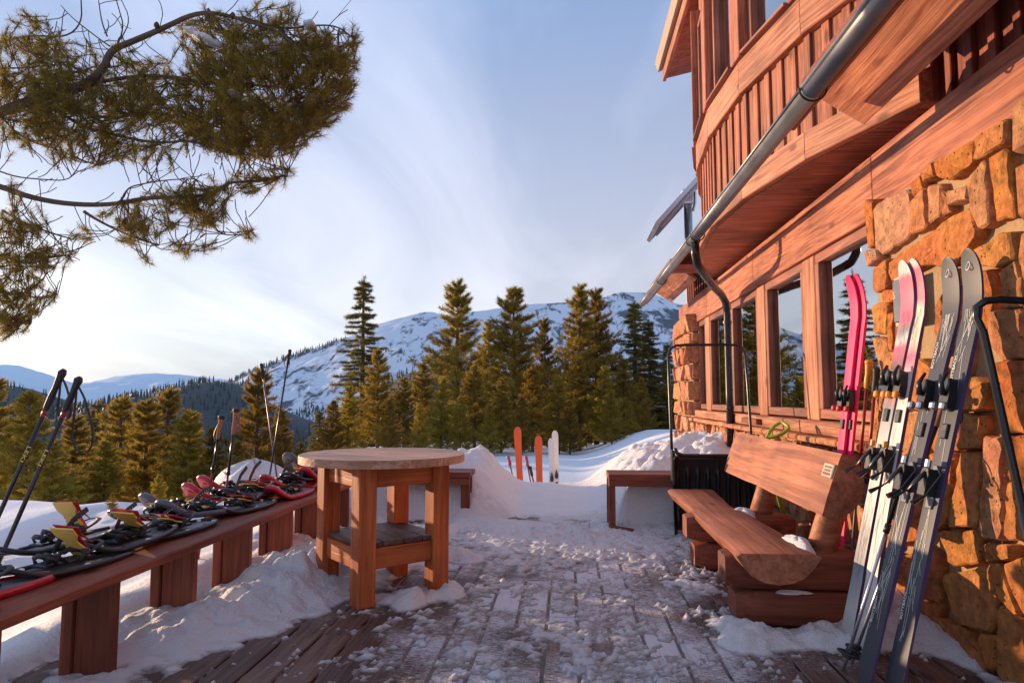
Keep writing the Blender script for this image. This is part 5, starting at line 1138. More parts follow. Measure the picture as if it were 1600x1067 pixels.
# ------------------------------------------------------------------ snowshoes on the long bench
def outline(L_, Wd, tail=0.35, n=36):
    pts = []
    for j in range(n):
        t = 2*math.pi*j/n; c, s = math.cos(t), math.sin(t); x = c*L_/2; k = 1-0.28*max(0, -c)**1.5*tail*2.2
        pts.append((x, math.copysign(abs(s)**0.72, s)*Wd/2*k))
    return pts
def up_tip(x, L_): return 0.055*max(0, (x-L_*0.22)/(L_*0.28))**2
def strap_pts(c, w, h, lean):
    return [Vector((c[0], c[1]-w, c[2])), Vector((c[0]+lean*0.3, c[1]-w*1.05, c[2]+h*0.6)), Vector((c[0]+lean*0.7, c[1]-w*0.4, c[2]+h)), Vector((c[0]+lean, c[1]+w*0.4, c[2]+h)), Vector((c[0]+lean*0.6, c[1]+w*1.05, c[2]+h*0.6)), Vector((c[0], c[1]+w, c[2]))]
def snowshoe(kind, label, loc, rotz, pitch=0.0, roll=0.0, heel=True, flip=False, tail_strap=0.0, scale=1.04, group='snowshoes on the long bench', plate=0.0):
    m4 = Matrix.Translation(loc) @ Matrix.Rotation(R(rotz), 4, 'Z') @ Matrix.Rotation(R(pitch), 4, 'Y') @ Matrix.Rotation(R(roll), 4, 'X') @ Matrix.Scale(scale, 4)
    r = thing('snowshoe', label, 'snowshoe', loc, group); L_, Wd = 0.64, 0.205
    ol = outline(L_, Wd)
    if kind == 'tube':
        part('frame', MB().tube([(x, y, 0.014+up_tip(x, L_)) for x, y in ol], 0.0115, 8, closed=True), 'black_plastic', r, m4, smooth=True)
        sc_ = [(x*0.93, y*0.86, 0.012+up_tip(x*0.93, L_)) for x, y in outline(L_, Wd, n=24)]
        mb = MB(); vs = sc_+[(x*0.5, y*0.5, 0.012+up_tip(x*0.5, L_)) for x, y, _ in sc_]+[(0, 0, 0.012)]; n = 24
        fs = [(i, (i+1) % n, n+(i+1) % n, n+i) for i in range(n)]+[(n+i, n+(i+1) % n, 2*n) for i in range(n)]
        part('deck_sheet', mb.add(vs, fs), 'deck_grey', r, m4, smooth=True)
        for j in range(0, 36, 3):
            x, y = ol[j]; part('lace', MB().box((x*0.96, y*0.93, 0.016+up_tip(x, L_)), (0.022, 0.022, 0.020), ch=0.004), 'white_paint' if j % 2 else 'rubber', r, m4)
    else:
        mb = MB(); n = 36; o2 = ol; lv = []
        for f_, z in ((0.97, 0.0), (1.0, 0.016), (0.97, 0.030), (0.90, 0.030), (0.86, 0.020)):
            lv += [(x*f_, y*f_, z+up_tip(x, L_)*1.5) for x, y in o2]
        fs = [(k*n+i, k*n+(i+1) % n, (k+1)*n+(i+1) % n, (k+1)*n+i) for k in range(4) for i in range(n)]+[tuple(range(n))[::-1]]
        part('shell', mb.add(lv, fs), 'red' if kind == 'red' else 'grey_plastic', r, m4, smooth=True)
        q = [(x*0.865, y*0.865, 0.021+up_tip(x, L_)*1.5) for x, y in o2]; vs = q+[(x*0.45, y*0.45, 0.024+up_tip(x*0.5, L_)*1.5) for x, y in o2]+[(0, 0, 0.024)]
        part('deck_panel', MB().add(vs, [(i, (i+1) % n, n+(i+1) % n, n+i) for i in range(n)]+[(n+i, n+(i+1) % n, 2*n) for i in range(n)]), 'deck_grey', r, m4, smooth=True)
        for sy in (-1, 1): part('rib', MB().box((0.19, sy*0.035, 0.045), (0.16, 0.016, 0.012), Matrix.Rotation(R(-14), 3, 'Y'), ch=0.004), 'red' if kind == 'red' else 'black_plastic', r, m4)
    # binding: foot plate, toe cup, heel cup, straps, crampon
    bd = part('binding_plate', MB().box((0.02, 0, 0.034), (0.24, 0.085, 0.012), ch=0.004), 'black_plastic', r, m4)
    if plate:
        hp_ = Matrix.Translation((-0.06, 0, 0.04)) @ Matrix.Rotation(R(-plate), 4, 'Y')
        prof = [(0, -0.042), (0.05, -0.046), (0.085, -0.030), (0.125, -0.055), (0.165, -0.055), (0.165, 0.055), (0.125, 0.055), (0.085, 0.030), (0.05, 0.046), (0, 0.042)]
        part('heel_plate', MB().prism(prof, 0.006, hp_), 'yellow', r, m4)
        cr = part('crampon', MB().prism([(0.0, -0.03), (0.10, -0.03), (0.05, -0.075), (0.12, -0.05), (0.15, -0.06), (0.14, 0.06), (0.10, 0.05), (0.05, 0.075), (0.10, 0.03), (0.0, 0.03)], 0.004, hp_ @ Matrix.Translation((0.01, 0, 0.022))), 'red', r, m4)
    else:
        part('foot_pad', MB().box((-0.02, 0, 0.044), (0.10, 0.07, 0.008), ch=0.003), 'yellow', r, m4)
    for k, (cx_, hh, ln) in enumerate(((0.10, 0.032, 0.035), (0.055, 0.040, 0.050), (0.0, 0.036, -0.035))):
        st = part('strap', MB().tube(strap_pts((cx_, 0, 0.035), 0.052, hh*(0.8+0.4*rnd.random()), ln), 0.012, 6, flat=0.22, upv=(1, 0, 0)), 'rubber', r, m4, smooth=True)
        part('buckle', MB().box((cx_+ln, 0.045, 0.035+hh*0.75), (0.028, 0.018, 0.030), Matrix.Rotation(R(25*(k-1)), 3, 'X'), ch=0.004), 'black_plastic', st, m4)
    part('heel_strap', MB().tube([(-0.02, -0.05, 0.05), (-0.09, -0.055, 0.075), (-0.135, -0.03, 0.085), (-0.145, 0.0, 0.088), (-0.135, 0.03, 0.085), (-0.09, 0.055, 0.075), (-0.02, 0.05, 0.05)], 0.012, 6, flat=0.25, upv=(0, 0, 1)), 'rubber', r, m4, smooth=True)
    if tail_strap:
        z1 = 0.02+0.16*tail_strap
        pts = [Vector((0.02, -0.055, 0.06)), Vector((-0.04, -0.085, 0.06+z1*0.35)), Vector((-0.11, -0.10, 0.06+z1*0.75)), Vector((-0.19, -0.11, 0.06+z1))]
        st = part('loose_strap', MB().tube(pts, 0.013, 6, flat=0.2, upv=(0, 1, 0.3)), 'rubber', r, m4, smooth=True)
        for j in range(7):
            c = pts[1].lerp(pts[3], 0.1+j*0.13); part('strap_hole', MB().box(c+Vector((0, -0.002, 0)), (0.006, 0.008, 0.006)), 'white_paint', st, m4)
    return r
M['deck_grey'] = wood('snowshoe_deck', (0.16, 0.16, 0.18), (0.34, 0.33, 0.35), 0.5, 0.6, frost=0.8, knots=False, bump=0.1)
Z0 = 0.432
snowshoe('red', 'red snowshoe lying at the very near end of the bench, bottom left', (-2.02, 1.95, Z0), 262, 0)
snowshoe('red', 'red snowshoe with flat black strap on the near end of the bench', (-2.14, 2.32, Z0), 255, 0, tail_strap=0.12)
snowshoe('tube', 'black framed snowshoe with yellow heel plate raised, nearest of the black ones', (-2.10, 2.78, Z0+0.005), 262, -1.5, plate=48, tail_strap=0.8)
snowshoe('tube', 'black framed snowshoe with tall yellow plate and red crampon, propped on another', (-2.26, 2.98, Z0+0.055), 256, 3, 4, plate=62)
snowshoe('tube', 'black framed snowshoe with grey deck in the middle of the bench', (-2.09, 3.52, Z0+0.005), 262, 0, plate=18, tail_strap=0.25)
snowshoe('tube', 'black framed snowshoe half hidden behind the middle one', (-2.27, 3.78, Z0+0.03), 248, -4, 5, plate=12)
snowshoe('grey', 'grey snowshoe with upturned scoop shaped tip pointing at the camera', (-2.28, 4.05, Z0+0.03), 242, -6, 3)
snowshoe('red', 'red rimmed snowshoe with grey upturned tip behind the red poles', (-2.30, 4.50, Z0+0.03), 246, -7, 2)
snowshoe('red', 'second red rimmed snowshoe tucked behind its twin by the red poles', (-2.35, 4.78, Z0+0.05), 244, -6, 2)
snowshoe('tube', 'black framed snowshoe with a black strap curling up, under the trekking poles', (-2.08, 4.30, Z0+0.005), 262, 0, plate=14, tail_strap=1.0)
snowshoe('red', 'snow dusted red snowshoe tail left of the round table', (-2.02, 4.92, Z0+0.005), 266, 0, plate=0)
snowshoe('red', 'red snowshoe with raised grey tip right beside the round table', (-2.02, 5.55, Z0+0.02), 262, -9, 0)
snowshoe('red', 'red snowshoe behind the table post at the far end of the bench', (-2.12, 5.86, Z0+0.06), 263, -4, 0)
snowshoe('grey', 'dark grey snowshoe tip sticking up, left of two beside the table', (-2.22, 5.75, Z0+0.11), 258, -10, 0)
snowshoe('grey', 'dark grey snowshoe tip sticking up, right of two beside the table', (-2.02, 6.05, Z0+0.11), 262, -10, 0)

snowshoe('tube', 'black framed snowshoe resting on the middle one, nearer the camera', (-2.10, 3.18, Z0+0.03), 268, 2, -3, plate=40, tail_strap=0.35)
snowshoe('grey', 'dark grey snowshoe wedged between the middle ones and the trekking poles', (-2.16, 3.95, Z0+0.03), 256, -3, 2, tail_strap=0.4)
snowshoe('tube', 'black framed snowshoe with raised strap beside the snow dusted red one', (-2.16, 4.66, Z0+0.04), 258, -2, 3, plate=16, tail_strap=0.9)
snowshoe('red', 'red snowshoe lying flat just left of the table edge', (-2.16, 5.22, Z0+0.03), 258, -3, 1, tail_strap=0.7)
snowshoe('tube', 'black framed snowshoe heaped on the red ones beside the table', (-2.10, 5.40, Z0+0.06), 266, -3, 3, plate=20, tail_strap=0.5)

# ------------------------------------------------------------------ conifers
def needles(cent, dirs, n, ln, wd, seed, spread=0.9, up=0.15, droop=0.0):
    """bundles of needle blades: n per centre, radiating round dirs"""
    rs_ = np.random.RandomState(seed); k = len(cent); C_ = np.repeat(np.asarray(cent, float), n, 0); D = np.repeat(np.asarray(dirs, float), n, 0)
    v = rs_.normal(size=(k*n, 3)); v /= np.linalg.norm(v, axis=1, keepdims=True)
    d = D*(1-spread*0.5)+v*spread; d[:, 2] += up-droop; d /= np.linalg.norm(d, axis=1, keepdims=True)
    p = np.cross(d, rs_.normal(size=(k*n, 3))); p /= np.linalg.norm(p, axis=1, keepdims=True)+1e-9
    l = ln*rs_.uniform(0.7, 1.25, (k*n, 1)); st = C_+D*rs_.uniform(-0.5, 0.35, (k*n, 1))*ln
    A = st+p*wd; B = st-p*wd; T_ = st+d*l
    co = np.stack([A, B, T_], 1).reshape(-1, 3); f = np.arange(len(co)).reshape(-1, 3)
    return co, f
def conifer(kind, seed, H=8.0):
    rs_ = random.Random(seed); pine = kind == 'pine'
    trunk = MB(); bend = [(rs_.uniform(-.05, .05)*H*0.2, rs_.uniform(-.05, .05)*H*0.2) for _ in range(3)]
    def axis(t): return Vector((bend[0][0]*math.sin(t*2.2)+bend[1][0]*t*t, bend[0][1]*math.sin(t*2.6)+bend[1][1]*t*t, H*t))
    trunk.tube([axis(i/12) for i in range(13)], [H*0.017*(1-i/12)**0.8+0.012 for i in range(13)], 8)
    limbs = MB(); cent, dirs = [], []
    nw = 26 if pine else 34; rad = H*(0.305 if pine else 0.20)
    for w in range(nw):
        t = (0.07 if pine else 0.05)+(0.92 if pine else 0.94)*(w/nw)**0.92
        nb = rs_.randint(4, 6)
        for b_ in range(nb):
            a = 2*math.pi*(b_+rs_.random())/nb; prof = (1-t)**0.86 if pine else (1-t)**0.95
            if pine and t < 0.2: prof *= 0.85
            if rs_.random() < 0.10 and 0.15 < t < 0.9: continue
            L_ = rad*prof*rs_.uniform(0.42, 1.3)+H*0.022
            o = axis(min(0.985, max(0.03, t+rs_.uniform(-0.5, 0.5)*0.9/nw))); out = Vector((math.cos(a), math.sin(a), 0)); n = 5; pts = []
            for i in range(n+1):
                u = i/n; rise = (0.02*u+0.26*u*u)*L_ if pine else (-0.30*u+0.20*u*u)*L_
                if pine and t > 0.8: rise += 0.35*u*L_
                pts.append(o+out*(L_*u)+Vector((0, 0, rise))+Vector((rs_.uniform(-1, 1), rs_.uniform(-1, 1), 0))*0.03*L_)
            limbs.tube(pts, [max(0.004, 0.0022*H*(1-i/(n+1))*(L_/rad+0.3)) for i in range(n+1)], 4, cap=False)
            m = int(5+L_*(15 if pine else 19))
            for k in range(m):
                u = 0.22+0.78*(k+rs_.random())/m; i = min(n-1, int(u*n)); p = pts[i].lerp(pts[i+1], u*n-i); d = (pts[i+1]-pts[i]).normalized()
                side = Vector((-out.y, out.x, 0))*rs_.uniform(-1, 1)*L_*0.34*(1-u*0.65); lift = Vector((0, 0, rs_.uniform(-0.02, 0.16 if pine else 0.02)*L_))
                sdv = (d+side*1.6/max(L_, .2)+Vector((0, 0, 0.45 if pine else -0.08))).normalized()
                cent.append(p+side+lift); dirs.append(sdv)
                if rs_.random() < 0.55: cent.append(p+side*0.5+lift*0.4); dirs.append(sdv)
    top = axis(1.0)
    for k in range(10): cent.append(top-Vector((0, 0, 0.06*k*H/8))+Vector((rs_.uniform(-1, 1), rs_.uniform(-1, 1), 0))*0.01*H); dirs.append(Vector((0, 0, 1)))
    co, f = needles([tuple(c) for c in cent], [tuple(d) for d in dirs], 12 if pine else 11, 0.20 if pine else 0.16, 0.0135 if pine else 0.012, seed, 0.75 if pine else 0.7, 0.15 if pine else -0.05)
    me = raw_mesh('crown', co.tolist(), f.tolist())
    r = link(kind+'_tree', None, None)
    part('trunk', trunk, 'bark', r, smooth=True); part('limbs', limbs, 'bark', r)
    link('crown', me, M['pine' if pine else 'spruce'], r)
    return r
PR = {'pine': [conifer('pine', 100+i) for i in range(5)], 'spruce': [conifer('spruce', 200+i) for i in range(3)]}
used = set()
def plant(kind, px, ytop, Y, label, group, wide=1.0, idx=None, sink=0.0, zb=None):
    t = at_y(px, ytop, Y); gz = float(T(t.x, Y))-0.05-sink if zb is None else zb; h = t.z-gz; i = (int(px*7+Y*13) if idx is None else idx) % len(PR[kind]); p = PR[kind][i]
    if p in used: o = copy_tree(p)
    else: o = p; used.add(p)
    o.location = (t.x, Y, gz); s = h/8.0; o.scale = (s*wide, s*wide, s); o.rotation_euler = (0, 0, (px*0.37+Y) % 6.28)
    tag(o, label, 'tree', group); return o
GC, GL = 'conifers standing beyond the snow field', 'pines on the slope left of the deck'
for kind, px, yt, Y, wide, lab in (
    ('spruce', 570, 432, 38, 1.15, 'tall narrow spruce above all others, left of the conifer stand'),
    ('pine', 592, 545, 30, 1.0, 'golden young pine in front of the tall narrow spruce'),
    ('pine', 716, 440, 36, 1.05, 'tall broad pine with pointed top right of the tall spruce'),
    ('pine', 806, 450, 35, 1.12, 'broad sunlit pine above the orange skis'),
    ('pine', 852, 497, 39, 0.8, 'lower pine filling the gap right of the broad sunlit pine'),
    ('pine', 906, 446, 36, 0.95, 'left one of the twin topped pines behind the white skis'),
    ('pine', 930, 452, 37.5, 0.95, 'right one of the twin topped pines behind the white skis'),
    ('spruce', 990, 470, 37, 1.3, 'dark spruce right of the twin topped pines'),
    ('spruce', 1014, 500, 34, 1.2, 'slim dark spruce below the gutter end'),
    ('spruce', 1042, 536, 33, 1.2, 'small dark spruce touching the corner of the hut'),
    ('pine', 762, 505, 41, 0.9, 'dim pine between the tall broad pine and the sunlit one')): plant(kind, px, yt, Y, lab, GC, wide)
LOW = {(545, 604): 'low pine left of the golden young pine at the foot of the tall spruce', (632, 590): 'low pine right of the golden young pine', (660, 566): 'mid height pine in front of the tall broad pine, left side', (690, 590): 'low pine right under the tall broad pine', (742, 570): 'low pine right of the tall broad pine above the table edge', (783, 592): 'low pine left of the taller orange ski', (832, 575): 'low pine rising between the two orange skis', (872, 588): 'low pine directly behind the white skis', (905, 560): 'mid height pine right of the white skis under the twin tops', (944, 572): 'low pine under the right twin top', (975, 560): 'mid height pine left of the slim dark spruce', (1003, 590): 'low pine at the foot of the slim dark spruce', (520, 625): 'lowest pine at the left end of the conifer stand', (610, 625): 'front row small pine above the middle of the table top', (1062, 570): 'dark pine half hidden by the hut corner', (720, 620): 'front row small pine at the right rim of the table', (955, 610): 'front row small pine above the right snow bank, left one', (815, 620): 'front row small pine just behind the taller orange ski', (655, 632): 'front row small pine above the right half of the table', (765, 632): 'front row small pine between table rim and orange skis', (890, 625): 'front row small pine just right of the white skis', (985, 632): 'front row small pine above the right snow bank, right one'}
for px, yt, Y, wide in ((545, 604, 29, 1.0), (632, 590, 28, 1.1), (660, 566, 31, 1.1), (690, 590, 27, 1.1), (742, 570, 29, 1.1), (783, 592, 27, 1.1), (832, 575, 29, 1.1), (872, 588, 27, 1.1), (905, 560, 30, 1.1), (944, 572, 29, 1.1), (975, 560, 31, 1.1), (1003, 590, 28, 1.0), (520, 625, 28, 1.0), (610, 625, 25, 1.0), (1062, 570, 37, 1.0), (720, 620, 26, 1.0), (955, 610, 26, 1.0), (815, 620, 25.5, 1.0), (655, 632, 25, 1.0), (765, 632, 25.5, 1.0), (890, 625, 26, 1.0), (985, 632, 26.5, 1.0)):
    plant('pine', px, yt, Y, LOW[(px, yt)], GC, wide)
for kind, px, yt, Y, wide, lab in (
    ('pine', 262, 607, 30, 1.15, 'golden pine with the tallest top behind the middle of the long bench'),
    ('pine', 232, 626, 27, 1.2, 'bushy golden pine left of the tallest one behind the bench'),
    ('pine', 190, 622, 32, 1.2, 'shaded brown pine right of the lettered black poles'),
    ('pine', 296, 642, 26, 1.25, 'sunlit pine right of the tallest one behind the bench'),
    ('pine', 404, 578, 29, 1.0, 'slim golden pine behind the crossed slim black poles'),
    ('pine', 333, 668, 27, 1.0, 'small pine behind the red trekking poles'),
    ('pine', 440, 640, 30, 1.0, 'small pine right of the crossed slim black poles'),
    ('pine', 120, 652, 25, 1.2, 'dark pine behind the grips of the lettered black poles'),
    ('pine', 45, 612, 22, 1.2, 'grey green pine at the left picture edge'),
    ('pine', -10, 590, 24, 1.3, 'tall dark pine cut by the left picture edge'),
    ('pine', 85, 690, 20, 1.3, 'low dark pine below the lettered black poles'),
    ('spruce', 152, 625, 52, 1.1, 'grey dead looking spruce between the black poles and the golden pines'),
    ('spruce', 500, 640, 33, 1.4, 'dark spruce just left of the round table top'),
    ('pine', 165, 690, 24, 1.2, 'low brown pine left of the golden pines'),
    ('pine', 370, 690, 24, 1.1, 'low golden pine between the red poles and the slim poles'),
    ('pine', 470, 690, 26, 1.1, 'low pine just left of the table edge')): plant(kind, px, yt, Y, lab, GL, wide)
plant('pine', 176, 770, 7.6, 'tiny dark pine sapling in the snow behind the yellow plates', GL, 1.3, 1, zb=-0.15)
plant('pine', 250, 742, 9.0, 'small sapling with bare foot just behind the bench middle', GL, 1.1, 2, zb=-0.5)
plant('pine', 296, 748, 9.4, 'second small sapling just behind the bench middle', GL, 1.0, 3, zb=-0.5)
for k_ in PR:
    for p in PR[k_]:
        if p not in used: 
            for c in list(p.children): bpy.data.objects.remove(c)
            bpy.data.objects.remove(p)

# ------------------------------------------------------------------ near pine reaching in from the left
np_root = thing('pine_tree', 'near pine whose needled branches reach in at the upper left', 'tree', (-4.9, 4.3, 0))
YB = 4.25
tr = [(-4.95, 4.4, -0.1), (-4.9, 4.35, 1.2), (-4.85, 4.3, 2.2), (-4.9, 4.25, 3.2), (-4.8, 4.3, 4.4), (-4.85, 4.3, 5.6)]
part('trunk', MB().tube(tr, [0.24, 0.21, 0.19, 0.17, 0.13, 0.09], 14), 'bark', np_root, smooth=True)
rp_ = random.Random(11)
def path(pts, y0=0.0, y1=0.0):
    out = []
    for i, (px, py) in enumerate(pts):
        u = i/max(1, len(pts)-1); out.append(at_y(px, py, YB+y0+(y1-y0)*u))
    return out
BR = [  # traced limbs: picture points, depth offsets, radii px
 ([(-330, 280), (-120, 215), (0, 176), (60, 158), (120, 138), (166, 118), (178, 85), (200, 62), (250, 40), (300, 20), (345, 22), (400, 35), (440, 52), (462, 75)], 0.0, -0.1, 22, 2.5),
 ([(120, 138), (190, 122), (250, 118), (310, 128), (380, 130), (450, 135), (500, 140)], 0.0, 0.15, 8, 2.5),
 ([(90, 172), (130, 198), (185, 210), (240, 222), (300, 222), (330, 228), (375, 238), (420, 248)], 0.0, -0.2, 6, 2),
 ([(120, 165), (170, 190), (215, 175), (270, 180), (340, 200), (400, 205)], 0.0, 0.25, 5, 2),
 ([(-330, 300), (-60, 282), (0, 292), (50, 310), (110, 320), (170, 319), (230, 312), (300, 310), (335, 300), (360, 290), (400, 285), (440, 272)], 0.1, 0.0, 13, 3),
 ([(135, 330), (160, 348), (200, 368), (250, 384)], 0.1, 0.1, 6, 2), ([(295, 318), (330, 350), (350, 368), (380, 366), (400, 358)], 0.0, 0.0, 3, 1.5),
 ([(0, 330), (40, 352), (80, 365), (112, 371)], 0.1, 0.0, 5, 2), ([(0, 271), (30, 280), (70, 284), (105, 281), (126, 267)], 0.1, 0.0, 3, 1.5),
 ([(195, 315), (198, 296), (212, 287), (250, 277), (300, 282), (306, 278)], 0.0, 0.0, 3, 1.5),
 ([(-100, 90), (0, 64), (50, 58), (95, 55), (125, 35), (132, 0)], 0.3, 0.2, 5, 2), ([(178, 80), (150, 60), (120, 35), (95, 10)], 0.0, 0.1, 3, 1.2),
 ([(170, 62), (165, 40), (150, 0)], 0, 0, 3, 1.5), ([(185, 60), (200, 30), (190, 0)], 0, 0, 2.5, 1.2), ([(175, 75), (195, 45), (180, 10), (175, -20)], 0.1, 0.1, 3, 1.5),
 ([(-200, 420), (-60, 395), (0, 400), (40, 412), (80, 400), (115, 400)], 0.2, 0.1, 6, 2), ([(-200, 470), (-40, 450), (20, 458), (60, 465), (88, 462)], 0.2, 0.1, 5, 2), ([(-200, 500), (-40, 490), (10, 490), (40, 510), (50, 500)], 0.2, 0.1, 4, 2),
 ([(0, 180), (40, 220), (90, 235), (130, 250), (155, 258)], 0.1, 0.0, 4, 1.5), ([(0, 110), (40, 105), (90, 100), (130, 108)], 0.25, 0.1, 4, 1.5), ([(0, 150), (60, 130), (110, 115), (160, 105)], 0.3, 0.15, 5, 1.5),
 ([(250, 118), (300, 165), (350, 190), (400, 215), (440, 225)], 0.05, 0.1, 4, 1.5), ([(380, 130), (420, 165), (450, 195), (480, 210)], 0.1, 0.0, 3, 1.5), ([(310, 128), (350, 150), (400, 165), (460, 175), (510, 190)], 0.0, -0.15, 3, 1.5),
 ([(330, 20), (360, 60), (400, 110), (430, 150), (440, 190)], 0.0, 0.2, 5, 2), ([(380, 30), (440, 40), (490, 35), (530, 45), (550, 60)], 0.0, 0.1, 4, 2), ([(440, 52), (480, 80), (520, 95), (556, 96)], 0.0, 0.2, 4, 2), ([(450, 135), (490, 165), (525, 170)], 0.1, 0.2, 3, 2)]
allp = []; px2m = YB/1067.0
for pts, y0, y1, r0, r1 in BR:
    P = smooth_path([p+Vector((0, rp_.uniform(-.05, .05), rp_.uniform(-.012, .012))) for p in path(pts, y0, y1)])
    n = len(P); part('branch', MB().tube(P, [(r0+(r1-r0)*(i/(n-1))**0.8)*px2m*0.5*1.0 for i in range(n)], 9), 'bark', np_root, smooth=True)
    allp += P
AP = np.array([tuple(p) for p in allp])
# needle brushes: (centre px, radii px, count, depth spread)
CL = [((440, 140), (112, 75), 250, .42), ((385, 195), (85, 45), 130, .38), ((490, 100), (66, 46), 120, .28), ((330, 150), (60, 60), 110, .28), ((450, 85), (95, 45), 110, .34), ((370, 90), (80, 45), 90, .34), ((330, 60), (50, 35), 30, .3), ((535, 110), (28, 40), 30, .2), ((470, 190), (45, 40), 80, .25), ((410, 228), (70, 18), 70, .22), ((350, 215), (50, 24), 50, .22), ((290, 200), (40, 24), 26, .2), ((250, 140), (70, 50), 70, .25), ((320, 50), (60, 40), 40, .25), ((420, 30), (60, 28), 36, .2), ((545, 60), (20, 18), 10, .1), ((525, 150), (22, 36), 24, .15),
      ((40, 100), (70, 50), 85, .3), ((100, 110), (60, 50), 60, .3), ((140, 150), (70, 30), 70, .3), ((200, 120), (60, 50), 50, .3), ((60, 140), (70, 40), 60, .3), ((230, 180), (50, 30), 40, .25), ((150, 215), (60, 22), 30, .2), ((30, 40), (28, 30), 12, .2), ((60, 60), (26, 40), 16, .2), ((45, 180), (60, 32), 60, .3), ((110, 190), (60, 34), 64, .3), ((180, 170), (60, 34), 56, .3), ((170, 240), (20, 16), 9, .1), ((215, 235), (40, 22), 22, .2), ((75, 225), (40, 24), 18, .2), ((20, 230), (36, 22), 10, .2), ((120, 235), (26, 18), 10, .15), ((255, 225), (40, 20), 14, .2),
      ((280, 310), (70, 18), 44, .2), ((300, 340), (50, 22), 34, .2), ((350, 300), (30, 16), 12, .15), ((395, 285), (40, 18), 24, .15), ((445, 272), (16, 14), 8, .1), ((215, 365), (36, 18), 22, .15), ((275, 392), (24, 10), 10, .1), ((395, 365), (18, 8), 6, .1), ((230, 340), (40, 22), 22, .2), ((128, 360), (16, 18), 7, .1), ((320, 388), (10, 8), 4, .05), ((230, 405), (8, 8), 4, .05), ((185, 335), (30, 12), 8, .1), ((330, 330), (30, 16), 12, .15),
      ((30, 380), (50, 34), 55, .25), ((20, 430), (50, 34), 55, .25), ((15, 480), (45, 32), 45, .25), ((10, 515), (36, 22), 24, .2), ((75, 400), (40, 18), 20, .2), ((75, 462), (14, 8), 6, .1), ((35, 345), (40, 20), 16, .2), ((28, 300), (24, 24), 8, .1), ((-60, 430), (50, 110), 70, .4), ((-80, 150), (60, 110), 60, .4)]
cent, dirs = [], []; twigs = MB()
for (cx_, cy_), (rx, ry), cnt, dep in CL:
    for k in range(cnt):
        a = rp_.uniform(0, 6.283); q = math.sqrt(rp_.random()); px, py = cx_+rx*q*math.cos(a), cy_+ry*q*math.sin(a)
        p = at_y(px, py, YB+rp_.uniform(-dep, dep)); i = int(np.argpartition(((AP-np.array(tuple(p)))**2*np.array([1, 0.45, 1])).sum(1), 26)[:26][rp_.randrange(26)]); b0 = Vector(AP[i]); v = p-b0
        if v.length > 0.26: b0 = p-v.normalized()*rp_.uniform(0.12, 0.24)+Vector((rp_.uniform(-.05, .02), 0, rp_.uniform(-.03, .03))); v = p-b0
        if v.length < 0.02: v = Vector((0.04, 0, 0.01)); 
        mid = b0+v*0.5+Vector((0, 0, -0.06*v.length))
        twigs.tube(smooth_path([b0, b0.lerp(mid, 0.5)+Vector((rp_.uniform(-.015, .015), rp_.uniform(-.015, .015), rp_.uniform(-.02, .01))), mid, p], 1), 0.0030, 5, cap=False)
        d = (p-mid).normalized(); d = (d+Vector((0.25, 0, 0.25))).normalized()
        m = rp_.randint(5, 9)
        for j in range(m): cent.append(tuple(p-d*0.013*(j-1))); dirs.append(tuple(d))
o = part('twigs', twigs, 'bark', np_root); o['kind'] = 'stuff'
# bare dead twigs
tw = MB()
for k in range(90):
    b0 = allp[rp_.randrange(len(allp))]
    if b0.x < -4.0: continue
    d = Vector((rp_.uniform(-.6, 1), rp_.uniform(-.4, .4), rp_.uniform(-.4, 1))).normalized(); P = [b0]; 
    for j in range(4): d = (d+Vector((rp_.uniform(-.5, .5), rp_.uniform(-.3, .3), rp_.uniform(-.4, .5)))).normalized(); P.append(P[-1]+d*rp_.uniform(0.03, 0.065))
    tw.tube(smooth_path(P, 1), 0.0028, 5, cap=False)
    if rp_.random() < 0.6: tw.tube([P[2], P[2]+Vector((rp_.uniform(-.1, .1), 0, rp_.uniform(-.05, .12)))], 0.002, 4, cap=False)
o = part('bare_twigs', tw, 'bark', np_root); o['kind'] = 'stuff'
co, f = needles(cent, dirs, 12, 0.055, 0.0014, 5, 0.74, 0.0)
o = link('needles', raw_mesh('needles', co.tolist(), f.tolist()), M['near_pine'], np_root); o['kind'] = 'stuff'
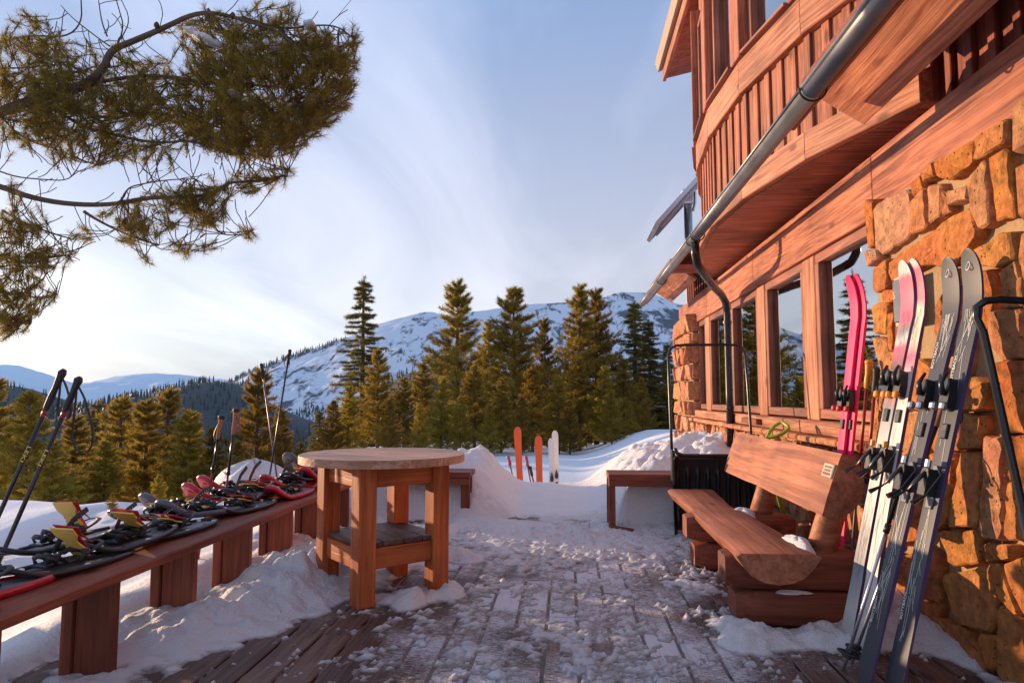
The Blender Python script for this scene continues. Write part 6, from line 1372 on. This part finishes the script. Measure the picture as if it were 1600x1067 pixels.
for px, py in ((362, 108), (380, 112), (400, 105), (432, 100), (445, 108), (338, 112), (180, 100), (208, 92), (230, 20), (365, 20), (318, 52)):
    c = at_y(px, py, YB-0.12); c = Vector(min(allp, key=lambda q: (q-c).length)).lerp(c, 0.25); mb = MB()
    mb.lathe([(0.004, -0.022), (0.014, -0.016), (0.019, -0.004), (0.017, 0.008), (0.010, 0.020), (0.003, 0.026)], c, 10); part('pine_cone', mb, 'cone', np_root, smooth=True)
for k, (px, py, rx, rz) in enumerate(((322, 62, 0.10, 0.03), (385, 78, 0.05, 0.035), (430, 72, 0.07, 0.035), (300, 50, 0.04, 0.02), (485, 40, 0.04, 0.02), (365, 147, 0.045, 0.014))):
    n_, m_ = 14, 6; c = at_y(px, py, YB-0.16); vs = []; fs = []
    for i in range(m_+1):
        th = -math.pi/2+math.pi*i/m_
        for j in range(n_):
            a = 2*math.pi*j/n_; kk = 1+0.15*math.sin(3*a+k)+0.1*math.sin(5*a); vs.append(c+Vector((rx*math.cos(a)*math.cos(th)*kk, 0.07*math.sin(a)*math.cos(th)*kk, rz*math.sin(th)-0.45*rx*math.cos(a)*math.cos(th)*(0.8 if k in (0,) else 0))))
    for i in range(m_):
        for j in range(n_): fs.append((i*n_+j, i*n_+(j+1) % n_, (i+1)*n_+(j+1) % n_, (i+1)*n_+j))
    tag(part('branch_snow', MB().add(vs, fs), 'snow', None, smooth=True), ['long strip of snow lying on the near pine branch', 'steep snow pad hanging in the needles right of the long strip', 'white snow pad on the rightmost thick tuft', 'small snow dab left of the long strip', 'small snow dab near the branch tip', 'thin snow sliver low in the dense needles'][k], 'snow')

# ------------------------------------------------------------------ mountain air
hz = MB().box((0, 6400, -15), (19000, 19400, 1020))
hm = bpy.data.materials.new('haze'); hm.use_nodes = True; hm.node_tree.nodes.clear()
ho = hm.node_tree.nodes.new('ShaderNodeOutputMaterial'); hv = hm.node_tree.nodes.new('ShaderNodeVolumePrincipled')
hv.inputs['Color'].default_value = (0.20, 0.48, 1.0, 1); hv.inputs['Density'].default_value = 4.5e-5; hv.inputs['Anisotropy'].default_value = 0.2
hm.node_tree.links.new(hv.outputs[0], ho.inputs['Volume'])
o = part('haze', hz, hm); o['kind'] = 'stuff'
